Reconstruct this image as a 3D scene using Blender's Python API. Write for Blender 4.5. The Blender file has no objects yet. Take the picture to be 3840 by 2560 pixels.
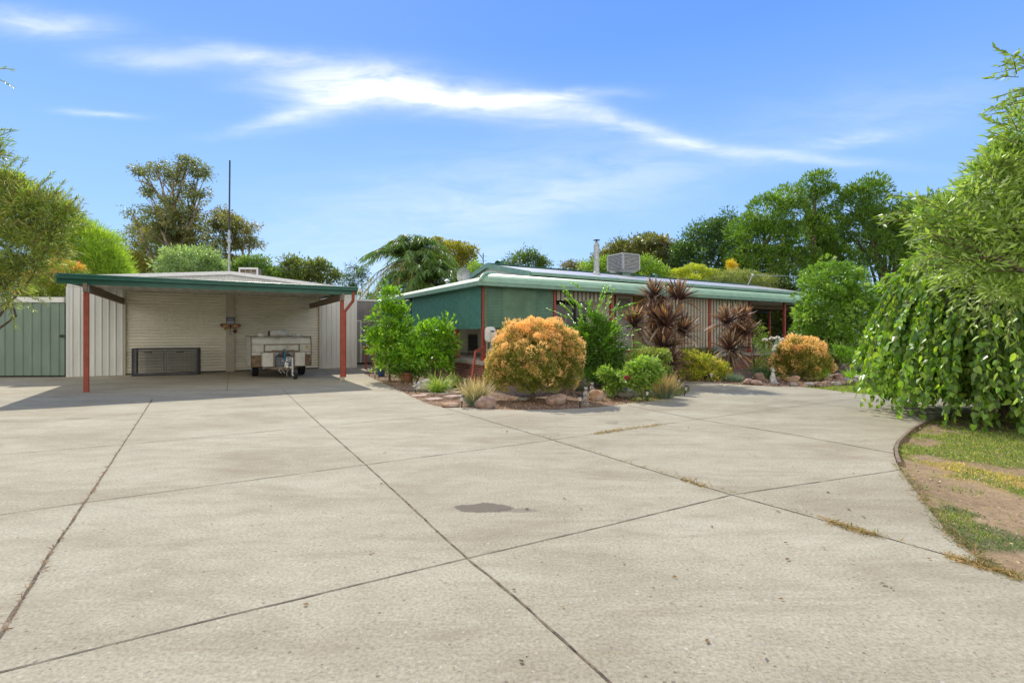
import bpy, math, random
import numpy as np
from mathutils import Vector, Matrix, noise
from mathutils.geometry import tessellate_polygon
R=math.radians
scene=bpy.context.scene
COL=scene.collection
F=1880.0; HZ=1252.0; CAMZ=1.5
def G(px,py):
    y=CAMZ*F/(py-HZ); return ((px-1920)*y/F, y)
def P(px,py,Y):
    return np.array([(px-1920)*Y/F, Y, CAMZ+(HZ-py)*Y/F])
BX,BY=.859,.512            # direction b (away, right); a = (-BY,BX)
ANG=math.atan2(BY,BX)
class Fr:                  # local frame: t along b, s along a
    def __init__(s,o): s.o=o
    def w(s,t,q): return (s.o[0]+t*BX-q*BY, s.o[1]+t*BY+q*BX)
GAR=Fr((-15.53,17.5)); HOU=Fr((-.9,15.08))
# ---------------------------------------------------------------- materials
def nt(m): m.use_nodes=True; n=m.node_tree; n.nodes.clear(); return n
def N(t,kind,**kw):
    n=t.nodes.new(kind)
    for k,v in kw.items():
        if k=='inp':
            for a,b in v.items():
                if hasattr(b,'links'): t.links.new(b,n.inputs[a])
                else: n.inputs[a].default_value=b
        else: setattr(n,k,v)
    return n
def L(t,a,b): t.links.new(a,b)
def M_(t,op,*a):
    n=t.nodes.new('ShaderNodeMath'); n.operation=op
    for i,v in enumerate(a):
        if hasattr(v,'links'): t.links.new(v,n.inputs[i])
        else: n.inputs[i].default_value=v
    return n.outputs[0]
def ramp(t,fac,stops,interp='LINEAR'):
    n=t.nodes.new('ShaderNodeValToRGB'); n.color_ramp.interpolation=interp
    e=n.color_ramp.elements
    while len(e)<len(stops): e.new(.5)
    for i,(p,c) in enumerate(stops):
        e[i].position=p
        e[i].color=(c if hasattr(c,'__len__') else (c,c,c))[:3] + ((1,) if hasattr(c,'__len__') else (1,))
    t.links.new(fac,n.inputs[0]); return n.outputs[0]
def mixc(t,f,a,b,bt='MIX'):
    n=t.nodes.new('ShaderNodeMix'); n.data_type='RGBA'; n.blend_type=bt
    for i,v in ((0,f),(6,a),(7,b)):
        if hasattr(v,'links'): t.links.new(v,n.inputs[i])
        elif i==0: n.inputs[0].default_value=v
        else: n.inputs[i].default_value=(*v[:3],1)
    return n.outputs[2]
def noisef(t,vec,scale,detail=4,rough=.55,dist=0):
    n=N(t,'ShaderNodeTexNoise'); n.inputs['Scale'].default_value=scale; n.inputs['Detail'].default_value=detail
    n.inputs['Roughness'].default_value=rough; n.inputs['Distortion'].default_value=dist
    if vec is not None: t.links.new(vec,n.inputs['Vector'])
    return n.outputs[0]
def mapv(t,vec,scale=(1,1,1),rot=(0,0,0),loc=(0,0,0)):
    n=t.nodes.new('ShaderNodeMapping'); t.links.new(vec,n.inputs[0])
    n.inputs['Scale'].default_value=scale; n.inputs['Rotation'].default_value=rot; n.inputs['Location'].default_value=loc
    return n.outputs[0]
def mat(name,c,rough=.6,metal=0,var=.12,scale=6,c2=None,bump=0,bscale=60,spec=.4,streak=None,dirt=None):
    m=bpy.data.materials.new(name); t=nt(m)
    co=N(t,'ShaderNodeTexCoord').outputs['Object']
    n1=noisef(t,mapv(t,co,streak) if streak else co,scale,5,.6)
    c=np.array(c); cb=np.array(c2) if c2 is not None else c*(1-var*2.2)
    ca=c*(1+var) if c2 is None else c
    col=ramp(t,n1,[(.3,tuple(cb)),(.7,tuple(ca))])
    if dirt:
        n2=noisef(t,co,dirt[1],6,.65)
        col=mixc(t,ramp(t,n2,[(dirt[2],0.),(dirt[2]+.15,1.)]),col,dirt[0])
    b=N(t,'ShaderNodeBsdfPrincipled',inp={'Base Color':col,'Roughness':rough,'Metallic':metal,'Specular IOR Level':spec})
    if bump:
        bn=N(t,'ShaderNodeBump',inp={'Height':noisef(t,co,bscale,4),'Strength':bump,'Distance':.01}); L(t,bn.outputs[0],b.inputs['Normal'])
    o=N(t,'ShaderNodeOutputMaterial'); L(t,b.outputs[0],o.inputs[0]); return m
def leafmat(name,tr=.3,rough=.42,spec=.5,boost=(2.2,2.3,.7)):
    m=bpy.data.materials.new(name); t=nt(m)
    a=N(t,'ShaderNodeVertexColor',layer_name='col').outputs[0]
    a=mixc(t,1.,a,(1.3,1.3,1.2),'MULTIPLY')
    b=N(t,'ShaderNodeBsdfPrincipled',inp={'Base Color':a,'Roughness':rough,'Specular IOR Level':spec})
    tc=mixc(t,1.,a,boost,'MULTIPLY')
    tl=N(t,'ShaderNodeBsdfTranslucent',inp={'Color':tc})
    mx=N(t,'ShaderNodeMixShader',inp={0:tr}); L(t,b.outputs[0],mx.inputs[1]); L(t,tl.outputs[0],mx.inputs[2])
    o=N(t,'ShaderNodeOutputMaterial'); L(t,mx.outputs[0],o.inputs[0]); return m
MT={}
MT['leaf']=leafmat('leaf_surface')
MT['gloss']=leafmat('glossy_leaf_surface',tr=.28,rough=.36,spec=.6)
MT['dry']=leafmat('dry_blade_surface',tr=.3,rough=.55,spec=.3,boost=(1.2,1.1,.8))
MT['bark']=mat('bark',(.16,.12,.09),.9,var=.3,scale=14,bump=.6,bscale=40,streak=(1,1,.25))
MT['barkpale']=mat('pale_bark',(.3,.24,.19),.9,var=.3,scale=6,bump=.4,bscale=30,streak=(1,1,.25))
MT['red']=mat('red_brown_paint',(.33,.065,.04),.5,var=.12,scale=5)
MT['white_sheet']=mat('white_metal_sheet',(.66,.66,.62),.45,var=.06,scale=2.5,streak=(1,1,.2),dirt=((.42,.4,.35),9,.66))
MT['door_sheet']=mat('cream_door_sheet',(.74,.7,.57),.5,var=.06,scale=2,streak=(.3,1,1))
MT['cream']=mat('cream_paint',(.5,.46,.36),.55,var=.06,scale=3)
MT['green_trim']=mat('green_gutter_paint',(.025,.12,.09),.35,var=.12,scale=4)
MT['pale_green']=mat('pale_green_roof_paint',(.27,.42,.27),.45,var=.08,scale=3)
MT['pale_trim']=mat('pale_green_gutter_paint',(.2,.34,.27),.4,var=.1,scale=4)
MT['green_gate']=mat('green_gate_sheet',(.16,.225,.175),.45,var=.08,scale=3,streak=(1,1,.3))
MT['timber']=mat('weathered_timber',(.23,.17,.12),.8,var=.2,scale=10,streak=(.2,1,1))
MT['zinc']=mat('zinc_roof_sheet',(.55,.56,.55),.38,metal=.35,var=.08,scale=2)
MT['underroof']=mat('roof_underside',(.62,.6,.55),.6,var=.15,scale=4)
MT['galv']=mat('galvanised_steel',(.42,.44,.44),.45,metal=.5,var=.15,scale=12)
MT['dark']=mat('black_plastic',(.02,.02,.022),.5,var=.2)
MT['cage']=mat('dark_grey_steel',(.05,.053,.06),.5,metal=.2,var=.2)
MT['rubber']=mat('tyre_rubber',(.018,.018,.018),.8,var=.25,scale=20)
MT['cam_white']=mat('grubby_white_aluminium',(.5,.49,.44),.45,var=.1,scale=4,streak=(1,1,.5),dirt=((.27,.22,.15),3,.57))
MT['cam_brown']=mat('brown_stained_panel',(.2,.14,.08),.6,var=.25,scale=7)
MT['plast']=mat('white_plastic',(.62,.62,.58),.4,var=.08,scale=8,dirt=((.4,.36,.3),12,.62))
MT['gen']=mat('grey_blue_casing',(.1,.13,.18),.5,var=.1)
MT['blue']=mat('blue_strap',(.01,.14,.24),.6)
MT['teal_lat']=mat('teal_lattice_paint',(.085,.25,.2),.5,var=.12,scale=5)
MT['brown_lat']=mat('brown_lattice_paint',(.17,.1,.08),.6,var=.12,scale=5)
MT['cloth']=mat('green_shade_cloth',(.3,.38,.2),.8,var=.2,scale=1.5)
MT['tealcloth']=mat('teal_shade_cloth',(.012,.05,.045),.8,var=.2,scale=1.5)
MT['board']=mat('cream_weatherboard',(.72,.68,.57),.55,var=.05,scale=3)
MT['olive']=mat('olive_wall_paint',(.36,.31,.17),.6,var=.06,scale=3)
MT['slab']=mat('verandah_concrete',(.42,.37,.29),.8,var=.12,scale=5,bump=.2)
MT['glass']=mat('dark_window_glass',(.03,.035,.035),.1,spec=.6)
MT['rockp']=mat('pink_granite_rock',(.36,.24,.18),.85,var=.3,scale=5,bump=.7,bscale=18,dirt=((.3,.29,.26),4,.55))
MT['rockg']=mat('pale_grey_rock',(.38,.34,.29),.85,var=.3,scale=6,bump=.8,bscale=14,dirt=((.11,.1,.09),7,.56))
MT['rocko']=mat('orange_sandstone_rock',(.45,.27,.15),.85,var=.25,scale=5,bump=.7,bscale=16,dirt=((.35,.33,.3),4,.5))
MT['paver']=mat('pink_paver',(.45,.33,.26),.85,var=.15,scale=12,bump=.2)
MT['stone']=mat('weathered_statue_stone',(.42,.38,.33),.8,var=.35,scale=14,bump=.4,dirt=((.12,.1,.08),10,.55))
MT['white']=mat('white_paint',(.7,.7,.68),.4,var=.05)
MT['dgrey']=mat('dark_grey_void',(.03,.03,.03),.9)
MT['greyblue']=mat('grey_corrugated_sheet',(.33,.31,.3),.5,metal=.1,var=.12,scale=3,streak=(1,1,.2),dirt=((.12,.1,.09),4,.62))
MT['bluepot']=mat('blue_glazed_pot',(.05,.1,.22),.3)
MT['terra']=mat('terracotta',(.33,.15,.08),.8)
MT['yellow']=mat('yellow_paint',(.5,.36,.05),.6)
MT['vent_green']=mat('green_vent_paint',(.04,.2,.14),.4,var=.15,scale=10)
# striped canvas
def striped():
    m=bpy.data.materials.new('striped_canvas'); t=nt(m)
    co=N(t,'ShaderNodeTexCoord').outputs['Object']
    sx=N(t,'ShaderNodeSeparateXYZ'); L(t,co,sx.inputs[0])
    fr=M_(t,'FRACT',M_(t,'DIVIDE',sx.outputs[0],.178))
    g=(.06,.13,.11); c=(.72,.66,.54); o=(.58,.36,.26); b=(.03,.03,.03)
    col=ramp(t,fr,[(0,g),(.40,c),(.5,o),(.62,c),(.68,b),(.74,c),(.8,o),(.92,c)],'CONSTANT')
    n=noisef(t,co,3,4); col=mixc(t,.3,col,ramp(t,n,[(.3,(.5,.5,.5)),(.7,(1,1,1))]),'MULTIPLY')
    p=N(t,'ShaderNodeBsdfPrincipled',inp={'Base Color':col,'Roughness':.85})
    tl=N(t,'ShaderNodeBsdfTranslucent',inp={'Color':col}); mx=N(t,'ShaderNodeMixShader',inp={0:.15}); L(t,p.outputs[0],mx.inputs[1]); L(t,tl.outputs[0],mx.inputs[2])
    L(t,mx.outputs[0],N(t,'ShaderNodeOutputMaterial').inputs[0]); return m
MT['stripe']=striped()
def brickmat():
    m=bpy.data.materials.new('red_brick'); t=nt(m)
    co=N(t,'ShaderNodeTexCoord').outputs['Object']
    sx=N(t,'ShaderNodeSeparateXYZ'); L(t,co,sx.inputs[0])
    cb=N(t,'ShaderNodeCombineXYZ'); L(t,M_(t,'ADD',sx.outputs[0],sx.outputs[1]),cb.inputs[0]); L(t,sx.outputs[2],cb.inputs[1])
    br=N(t,'ShaderNodeTexBrick',inp={'Vector':cb.outputs[0],'Color1':(.3,.09,.045,1),'Color2':(.17,.06,.04,1),'Mortar':(.42,.36,.3,1),'Scale':1.,'Mortar Size':.006,'Mortar Smooth':.2,'Brick Width':.24,'Row Height':.0865})
    n=noisef(t,co,25,4); col=mixc(t,.5,br.outputs[0],ramp(t,n,[(.3,(.55,.55,.55)),(.7,(1.1,1.1,1.1))]),'MULTIPLY')
    p=N(t,'ShaderNodeBsdfPrincipled',inp={'Base Color':col,'Roughness':.85})
    bn=N(t,'ShaderNodeBump',inp={'Height':M_(t,'SUBTRACT',1.,br.outputs[1]),'Strength':.6,'Distance':.008}); L(t,bn.outputs[0],p.inputs['Normal'])
    L(t,p.outputs[0],N(t,'ShaderNodeOutputMaterial').inputs[0]); return m
MT['brick']=brickmat()
MT['sage_lat']=mat('sage_lattice_paint',(.14,.26,.18),.6,var=.15,scale=2.5)
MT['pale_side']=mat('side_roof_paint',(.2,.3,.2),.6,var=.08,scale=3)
def concrete():
    m=bpy.data.materials.new('driveway_concrete'); t=nt(m)
    co=N(t,'ShaderNodeTexCoord').outputs['Object']
    big=noisef(t,mapv(t,co,(.35,.7,1),(0,0,R(-12))),1.3,7,.62,.4)
    mid=noisef(t,mapv(t,co,(1,1.8,1),(0,0,R(-15))),3.,6,.65,.3)
    col=ramp(t,big,[(.28,(.27,.238,.165)),(.5,(.345,.318,.232)),(.72,(.4,.375,.285))])
    col=mixc(t,.45,col,ramp(t,mid,[(.3,(.74,.72,.69)),(.6,(1.05,1.05,1.05))]),'MULTIPLY')
    fine=noisef(t,co,48,5,.8)
    col=mixc(t,.8,col,ramp(t,fine,[(.32,(.5,.48,.44)),(.5,(1,1,1)),(.68,(1.4,1.37,1.3))]),'MULTIPLY')
    ag=N(t,'ShaderNodeTexVoronoi',inp={'Vector':co,'Scale':30.}); wh=ramp(t,ag.outputs['Color'],[(.72,0.),(.76,1.)])
    sp=M_(t,'MULTIPLY',M_(t,'LESS_THAN',ag.outputs['Distance'],.28),wh)
    agc=ramp(t,noisef(t,co,9,2),[(.4,(.13,.1,.075)),(.6,(.5,.45,.38))])
    col=mixc(t,M_(t,'MULTIPLY',sp,.75),col,agc)
    # slabs poured apart differ a little in tone
    rv=mapv(t,co,(1/5.2,1/4.1,1),(0,0,-ANG),(0,0,0)); sl=N(t,'ShaderNodeTexWhiteNoise'); sl.noise_dimensions='2D'
    fl=N(t,'ShaderNodeVectorMath',operation='FLOOR'); L(t,rv,fl.inputs[0]); L(t,fl.outputs[0],sl.inputs[0])
    # brown tannin streaks
    tn=noisef(t,mapv(t,co,(.25,1.2,1),(0,0,R(8))),2.1,8,.72,1.)
    col=mixc(t,M_(t,'MULTIPLY',ramp(t,tn,[(.5,0.),(.68,1.)]),.42),col,(.2,.155,.1))
    # oil stain with its own outline
    sx=N(t,'ShaderNodeSeparateXYZ'); L(t,co,sx.inputs[0])
    wn=M_(t,'MULTIPLY',M_(t,'SUBTRACT',noisef(t,co,6.5,8,.75),.5),2.6)
    def ell(x,y,a,b):
        q=M_(t,'ADD',M_(t,'POWER',M_(t,'DIVIDE',M_(t,'SUBTRACT',sx.outputs[0],x),a),2.),M_(t,'POWER',M_(t,'DIVIDE',M_(t,'SUBTRACT',sx.outputs[1],y),b),2.))
        return ramp(t,M_(t,'ADD',q,wn),[(.75,1.),(.98,0.)])
    e1=ell(-.245,4.33,.27,.13)
    col=mixc(t,M_(t,'MULTIPLY',e1,.8),col,(.1,.085,.065))
    e2=ell(.06,4.27,.2,.055); col=mixc(t,M_(t,'MULTIPLY',e2,.45),col,(.1,.09,.075))
    e3=ell(1.68,8.45,.12,.14); col=mixc(t,M_(t,'MULTIPLY',e3,.35),col,(.12,.11,.09))
    e4=ell(-7.7,8.9,.25,.12); col=mixc(t,M_(t,'MULTIPLY',e4,.4),col,(.12,.11,.09))
    p=N(t,'ShaderNodeBsdfPrincipled',inp={'Base Color':col,'Roughness':.88,'Specular IOR Level':.25})
    bn=N(t,'ShaderNodeBump',inp={'Height':fine,'Strength':.35,'Distance':.006}); L(t,bn.outputs[0],p.inputs['Normal'])
    L(t,p.outputs[0],N(t,'ShaderNodeOutputMaterial').inputs[0]); return m
MT['concrete']=concrete()
def gravel(name,a,b,c):
    m=bpy.data.materials.new(name); t=nt(m)
    co=N(t,'ShaderNodeTexCoord').outputs['Object']
    v=N(t,'ShaderNodeTexVoronoi',inp={'Vector':co,'Scale':38.})
    g=N(t,'ShaderNodeSeparateXYZ'); L(t,v.outputs['Color'],g.inputs[0])
    col=ramp(t,g.outputs[0],[(0,a),(.5,b),(.95,c)])
    big=noisef(t,co,1.6,5); col=mixc(t,.7,col,ramp(t,big,[(.35,(.55,.5,.46)),(.65,(1.15,1.1,1.05))]),'MULTIPLY')
    p=N(t,'ShaderNodeBsdfPrincipled',inp={'Base Color':col,'Roughness':.95,'Specular IOR Level':.2})
    bn=N(t,'ShaderNodeBump',inp={'Height':v.outputs['Distance'],'Strength':.9,'Distance':.02}); L(t,bn.outputs[0],p.inputs['Normal'])
    L(t,p.outputs[0],N(t,'ShaderNodeOutputMaterial').inputs[0]); return m
MT['gravel']=gravel('garden_gravel',(.13,.08,.05),(.25,.16,.1),(.4,.29,.2))
MT['bark_mulch']=gravel('bark_mulch',(.09,.05,.035),(.19,.12,.085),(.36,.28,.22))
def soilmat():
    m=bpy.data.materials.new('soil_and_turf'); t=nt(m)
    co=N(t,'ShaderNodeTexCoord').outputs['Object']
    a=N(t,'ShaderNodeVertexColor',layer_name='col').outputs[0]
    n=noisef(t,co,14,6,.7); f=noisef(t,co,90,3,.7)
    col=mixc(t,.8,a,ramp(t,n,[(.3,(.65,.62,.6)),(.7,(1.2,1.2,1.2))]),'MULTIPLY')
    col=mixc(t,.8,col,ramp(t,f,[(.3,(.6,.6,.6)),(.7,(1.25,1.25,1.25))]),'MULTIPLY')
    p=N(t,'ShaderNodeBsdfPrincipled',inp={'Base Color':col,'Roughness':.95,'Specular IOR Level':.15})
    bn=N(t,'ShaderNodeBump',inp={'Height':f,'Strength':.6,'Distance':.015}); L(t,bn.outputs[0],p.inputs['Normal'])
    L(t,p.outputs[0],N(t,'ShaderNodeOutputMaterial').inputs[0]); return m
MT['soil']=soilmat()
MT['joint']=mat('joint_filler',(.19,.145,.1),.95,var=.45,scale=9,bump=.5,bscale=50,dirt=((.25,.2,.13),14,.56))
MT['sawcut']=mat('sawcut_line',(.14,.12,.09),.95,var=.3,scale=9)  # plain dark brown of the narrow drive joints
# ---------------------------------------------------------------- meshes
def mesh_np(name,V,faces_flat,face_sizes,m,parent=None,col=None,smooth=False,loc=None):
    me=bpy.data.meshes.new(name)
    V=np.asarray(V,dtype=np.float32); fl=np.asarray(faces_flat,dtype=np.int32); fs=np.asarray(face_sizes,dtype=np.int32)
    me.vertices.add(len(V)); me.vertices.foreach_set('co',V.ravel())
    me.loops.add(len(fl)); me.loops.foreach_set('vertex_index',fl)
    me.polygons.add(len(fs)); st=np.zeros(len(fs),dtype=np.int32); st[1:]=np.cumsum(fs)[:-1]
    me.polygons.foreach_set('loop_start',st); me.polygons.foreach_set('loop_total',fs)
    me.polygons.foreach_set('use_smooth',np.full(len(fs),bool(smooth)))
    me.update(calc_edges=True); me.validate()
    if col is not None:
        ca=me.color_attributes.new('col','FLOAT_COLOR','POINT')
        c=np.ones((len(V),4),dtype=np.float32); c[:,:3]=col; ca.data.foreach_set('color',c.ravel())
    for x in (m if isinstance(m,(list,tuple)) else [m]): me.materials.append(x)
    o=bpy.data.objects.new(name,me); COL.objects.link(o)
    if parent is not None: o.parent=parent
    if loc is not None: o.location=loc
    return o
class MB:
    def __init__(s): s.v=[]; s.f=[]; s.k=0
    def add(s,V,Fc):
        b=s.k; s.v.extend([tuple(map(float,p)) for p in V]); s.f.extend([tuple(b+i for i in f) for f in Fc]); s.k+=len(V); return s
    def box(s,x0,x1,y0,y1,z0,z1):
        V=[(x,y,z) for z in (z0,z1) for y in (y0,y1) for x in (x0,x1)]
        return s.add(V,[(0,2,3,1),(4,5,7,6),(0,1,5,4),(2,6,7,3),(0,4,6,2),(1,3,7,5)])
    def tube(s,pts,r,n=8,caps=True):
        pts=[np.array(p,float) for p in pts]; rs=r if hasattr(r,'__len__') else [r]*len(pts)
        V=[];prev=None
        for i,p in enumerate(pts):
            d=pts[min(i+1,len(pts)-1)]-pts[max(i-1,0)]; d=d/(np.linalg.norm(d)+1e-9)
            if prev is None:
                u=np.cross(d,[0,0,1]); 
                if np.linalg.norm(u)<.05: u=np.cross(d,[0,1,0])
            else: u=prev-d*np.dot(prev,d)
            u/=np.linalg.norm(u)+1e-9; prev=u; w=np.cross(d,u)
            for k in range(n):
                a=2*math.pi*k/n; V.append(p+rs[i]*(math.cos(a)*u+math.sin(a)*w))
        Fc=[(i*n+k,i*n+(k+1)%n,(i+1)*n+(k+1)%n,(i+1)*n+k) for i in range(len(pts)-1) for k in range(n)]
        if caps: Fc+= [tuple(reversed(range(n))),tuple((len(pts)-1)*n+k for k in range(n))]
        return s.add(V,Fc)
    def beam(s,p,q,w,h,up=(0,0,1)):
        p=np.array(p,float);q=np.array(q,float);d=q-p;d/=np.linalg.norm(d);u=np.cross(d,up);u/=np.linalg.norm(u);v=np.cross(u,d)
        V=[e+a*u*w/2+b*v*h/2 for e in (p,q) for a,b in ((-1,-1),(1,-1),(1,1),(-1,1))]
        return s.add(V,[(3,2,1,0),(4,5,6,7),(0,1,5,4),(1,2,6,5),(2,3,7,6),(3,0,4,7)])
    def lathe(s,c,prof,n=16,capt=True):
        V=[(c[0]+r*math.cos(2*math.pi*k/n),c[1]+r*math.sin(2*math.pi*k/n),c[2]+z) for r,z in prof for k in range(n)]
        Fc=[(i*n+k,i*n+(k+1)%n,(i+1)*n+(k+1)%n,(i+1)*n+k) for i in range(len(prof)-1) for k in range(n)]
        if capt: Fc+=[tuple(reversed(range(n))),tuple((len(prof)-1)*n+k for k in range(n))]
        return s.add(V,Fc)
    def grid(s,rows):       # rows of equal-length point lists
        n=len(rows[0]); V=[p for r in rows for p in r]
        return s.add(V,[(i*n+k,i*n+k+1,(i+1)*n+k+1,(i+1)*n+k) for i in range(len(rows)-1) for k in range(n-1)])
    def prism(s,poly,z0,z1):
        n=len(poly); V=[(x,y,z0) for x,y in poly]+[(x,y,z1) for x,y in poly]
        tr=tessellate_polygon([[Vector((x,y,0)) for x,y in poly]])
        Fc=[]
        for a,b,c in tr:
            A,B,C_=poly[a],poly[b],poly[c]
            if (B[0]-A[0])*(C_[1]-A[1])-(B[1]-A[1])*(C_[0]-A[0])<0: a,c=c,a
            Fc+=[(a+n,b+n,c+n),(c,b,a)]
        Fc+=[(i,(i+1)%n,(i+1)%n+n,i+n) for i in range(n)]
        return s.add(V,Fc)
    def ball(s,c,r,n=12,m=8,sc=(1,1,1),sq=1.0):
        rows=[]
        for i in range(m+1):
            ph=math.pi*i/m-math.pi/2
            row=[]
            for k in range(n+1):
                th=2*math.pi*k/n
                f=lambda x:math.copysign(abs(x)**sq,x)
                row.append((c[0]+r*sc[0]*f(math.cos(ph))*f(math.cos(th)),c[1]+r*sc[1]*f(math.cos(ph))*f(math.sin(th)),c[2]+r*sc[2]*f(math.sin(ph))))
            rows.append(row)
        return s.grid(rows)
    def build(s,name,m,parent=None,smooth=False,bevel=0,loc=None):
        fl=[i for f in s.f for i in f]
        o=mesh_np(name,np.array(s.v) if s.v else np.zeros((0,3)),fl,[len(f) for f in s.f],m,parent,smooth=smooth,loc=loc)
        if bevel:
            b=o.modifiers.new('edge','BEVEL'); b.width=bevel; b.segments=2; b.limit_method='ANGLE'
        return o
def tag(o,label=None,cat=None,group=None,kind=None):
    if label: o['label']=label
    if cat: o['category']=cat
    if group: o['group']=group
    if kind: o['kind']=kind
    return o
def thing(name,label,cat,loc=(0,0,0),rz=0,group=None):
    o=bpy.data.objects.new(name,None); COL.objects.link(o); o.location=loc; o.rotation_euler=(0,0,rz); o.empty_display_size=.2
    return tag(o,label,cat,group)
# ---------------------------------------------------------------- foliage
def nrm(a): return a/(np.linalg.norm(a,axis=-1,keepdims=True)+1e-9)
TM={'dia':(np.array([(0,0,0),(.5,.42,.12),(0,1,-.05),(-.5,.42,.12)]),[(0,1,2,3)]),
    'ov':(np.array([(0,0,0),(.42,.22,.1),(.5,.55,.12),(0,1,-.12),(-.5,.55,.12),(-.42,.22,.1)]),[(0,1,2,3),(0,3,4,5)]),
    'heart':(np.array([(0,0,0),(.38,-.06,.06),(.52,.3,.1),(.3,.68,.04),(0,1.0,-.14),(-.3,.68,.04),(-.52,.3,.1),(-.38,-.06,.06)]),[(0,1,2,3,4),(0,4,5,6,7)])}
def leaves(name,Pn,A,Nn,Ln,W,C,m,parent,tm='dia',loc=None):
    T,Fc=TM[tm]; A=nrm(A); X=nrm(np.cross(A,Nn)); Z=np.cross(X,A)
    n=len(Pn); K=len(T); Ln=np.broadcast_to(Ln,(n,)); 
    V=(Pn[:,None,:]+(T[None,:,0,None]*W)*Ln[:,None,None]*X[:,None,:]+T[None,:,1,None]*Ln[:,None,None]*A[:,None,:]+T[None,:,2,None]*W*Ln[:,None,None]*Z[:,None,:])
    if loc is not None: V=V-np.array(loc)
    fl=[]; fs=[]
    base=(np.arange(n)*K)[:,None]
    allf=np.concatenate([base+np.array(f)[None,:] for f in Fc],axis=1)
    sizes=np.tile([len(f) for f in Fc],n)
    return mesh_np(name,V.reshape(-1,3),allf.ravel(),sizes,m,parent,col=np.repeat(np.clip(C,0,1),K,axis=0))
def rdir(rs,n): return nrm(rs.normal(size=(n,3)))
def palette(rs,n,cols,var=.25):
    cols=np.array(cols); i=rs.randint(0,len(cols),n); j=rs.randint(0,len(cols),n); f=rs.rand(n,1)
    return (cols[i]*f+cols[j]*(1-f))*(1+var*rs.normal(size=(n,1)).clip(-2,2))
def Bl(px,py,Y,rpx,rzpx=None,ry=None):
    c=P(px,py,Y); r=rpx*Y/F; rz=(rzpx or rpx)*Y/F
    return (c[0],c[1],c[2],r,ry or r,rz)
def foliage(blobs,nc,nl,cr,Ln,W,cols,seed,m=None,parent=None,tm='dia',inner=.25,flat=.75,w=(.6,.8,.1,.5),nup=.7,name='crown',tip=None,var=.3,lump=.15,cvar=.24,loc=None,mode='g',droop=0,zmin=None):
    rs=np.random.RandomState(seed); B=np.array(blobs,float)
    wt=(B[:,3]*B[:,5]); wt/=wt.sum()
    bi=rs.choice(len(B),nc,p=wt); D=rdir(rs,nc); D[:,2]=np.where(D[:,2]<-.5,-D[:,2],D[:,2])
    rad=np.where(rs.rand(nc)<inner,rs.uniform(.3,.8,nc),rs.uniform(.8,1.03,nc))*(1+lump*rs.normal(size=nc).clip(-1.5,1.8))
    C=B[bi,:3]+D*B[bi,3:6]*rad[:,None]
    O=nrm(D/B[bi,3:6]); ci=np.repeat(np.arange(nc),nl); n=nc*nl
    crr=np.repeat(cr*rs.uniform(.6,1.35,nc),nl)[:,None]
    if mode=='g': off=rs.normal(size=(n,3))*crr*.48*np.array([1,1,flat])
    else:
        d=rdir(rs,n)+O[ci]*.6; off=nrm(d)*crr*rs.uniform(.75,1.0,(n,1))*np.array([1,1,flat])
    if mode=='g': off=off.clip(-crr*1.6,crr*1.6)
    Pn=C[ci]+off
    A=O[ci]*w[0]+nrm(off)*w[1]+np.array([0,0,1.])*w[2]+rdir(rs,n)*w[3]
    Nn=nup*np.array([0,0,1.])+rdir(rs,n)*.8+O[ci]*.3
    cc=palette(rs,nc,cols,cvar)[ci]*.6+palette(rs,n,cols,var)*.4
    if tip is not None:       # new growth of another colour at the outer, higher ends
        zr=(Pn[:,2]-Pn[:,2].min())/(Pn[:,2].max()-Pn[:,2].min())
        q=.55*((Pn-C[ci])*O[ci]).sum(1)/crr[:,0]+.5*(rad[ci]-.85)/.2+1.4*zr+.35*np.repeat(rs.normal(size=nc),nl)
        f=np.clip((q-tip[1]+rs.normal(size=n)*.25)/.5,0,1)[:,None]
        cc=cc*(1-f)+f*palette(rs,n,tip[0],.15)
    if zmin is not None:
        k=Pn[:,2]>zmin; Pn,A,Nn,cc=Pn[k],A[k],Nn[k],cc[k]
    lens=Ln*rs.uniform(.6,1.25,len(Pn))
    return leaves(name,Pn,A,Nn,lens,W,cc,m or MT['leaf'],parent,tm,loc)
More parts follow.
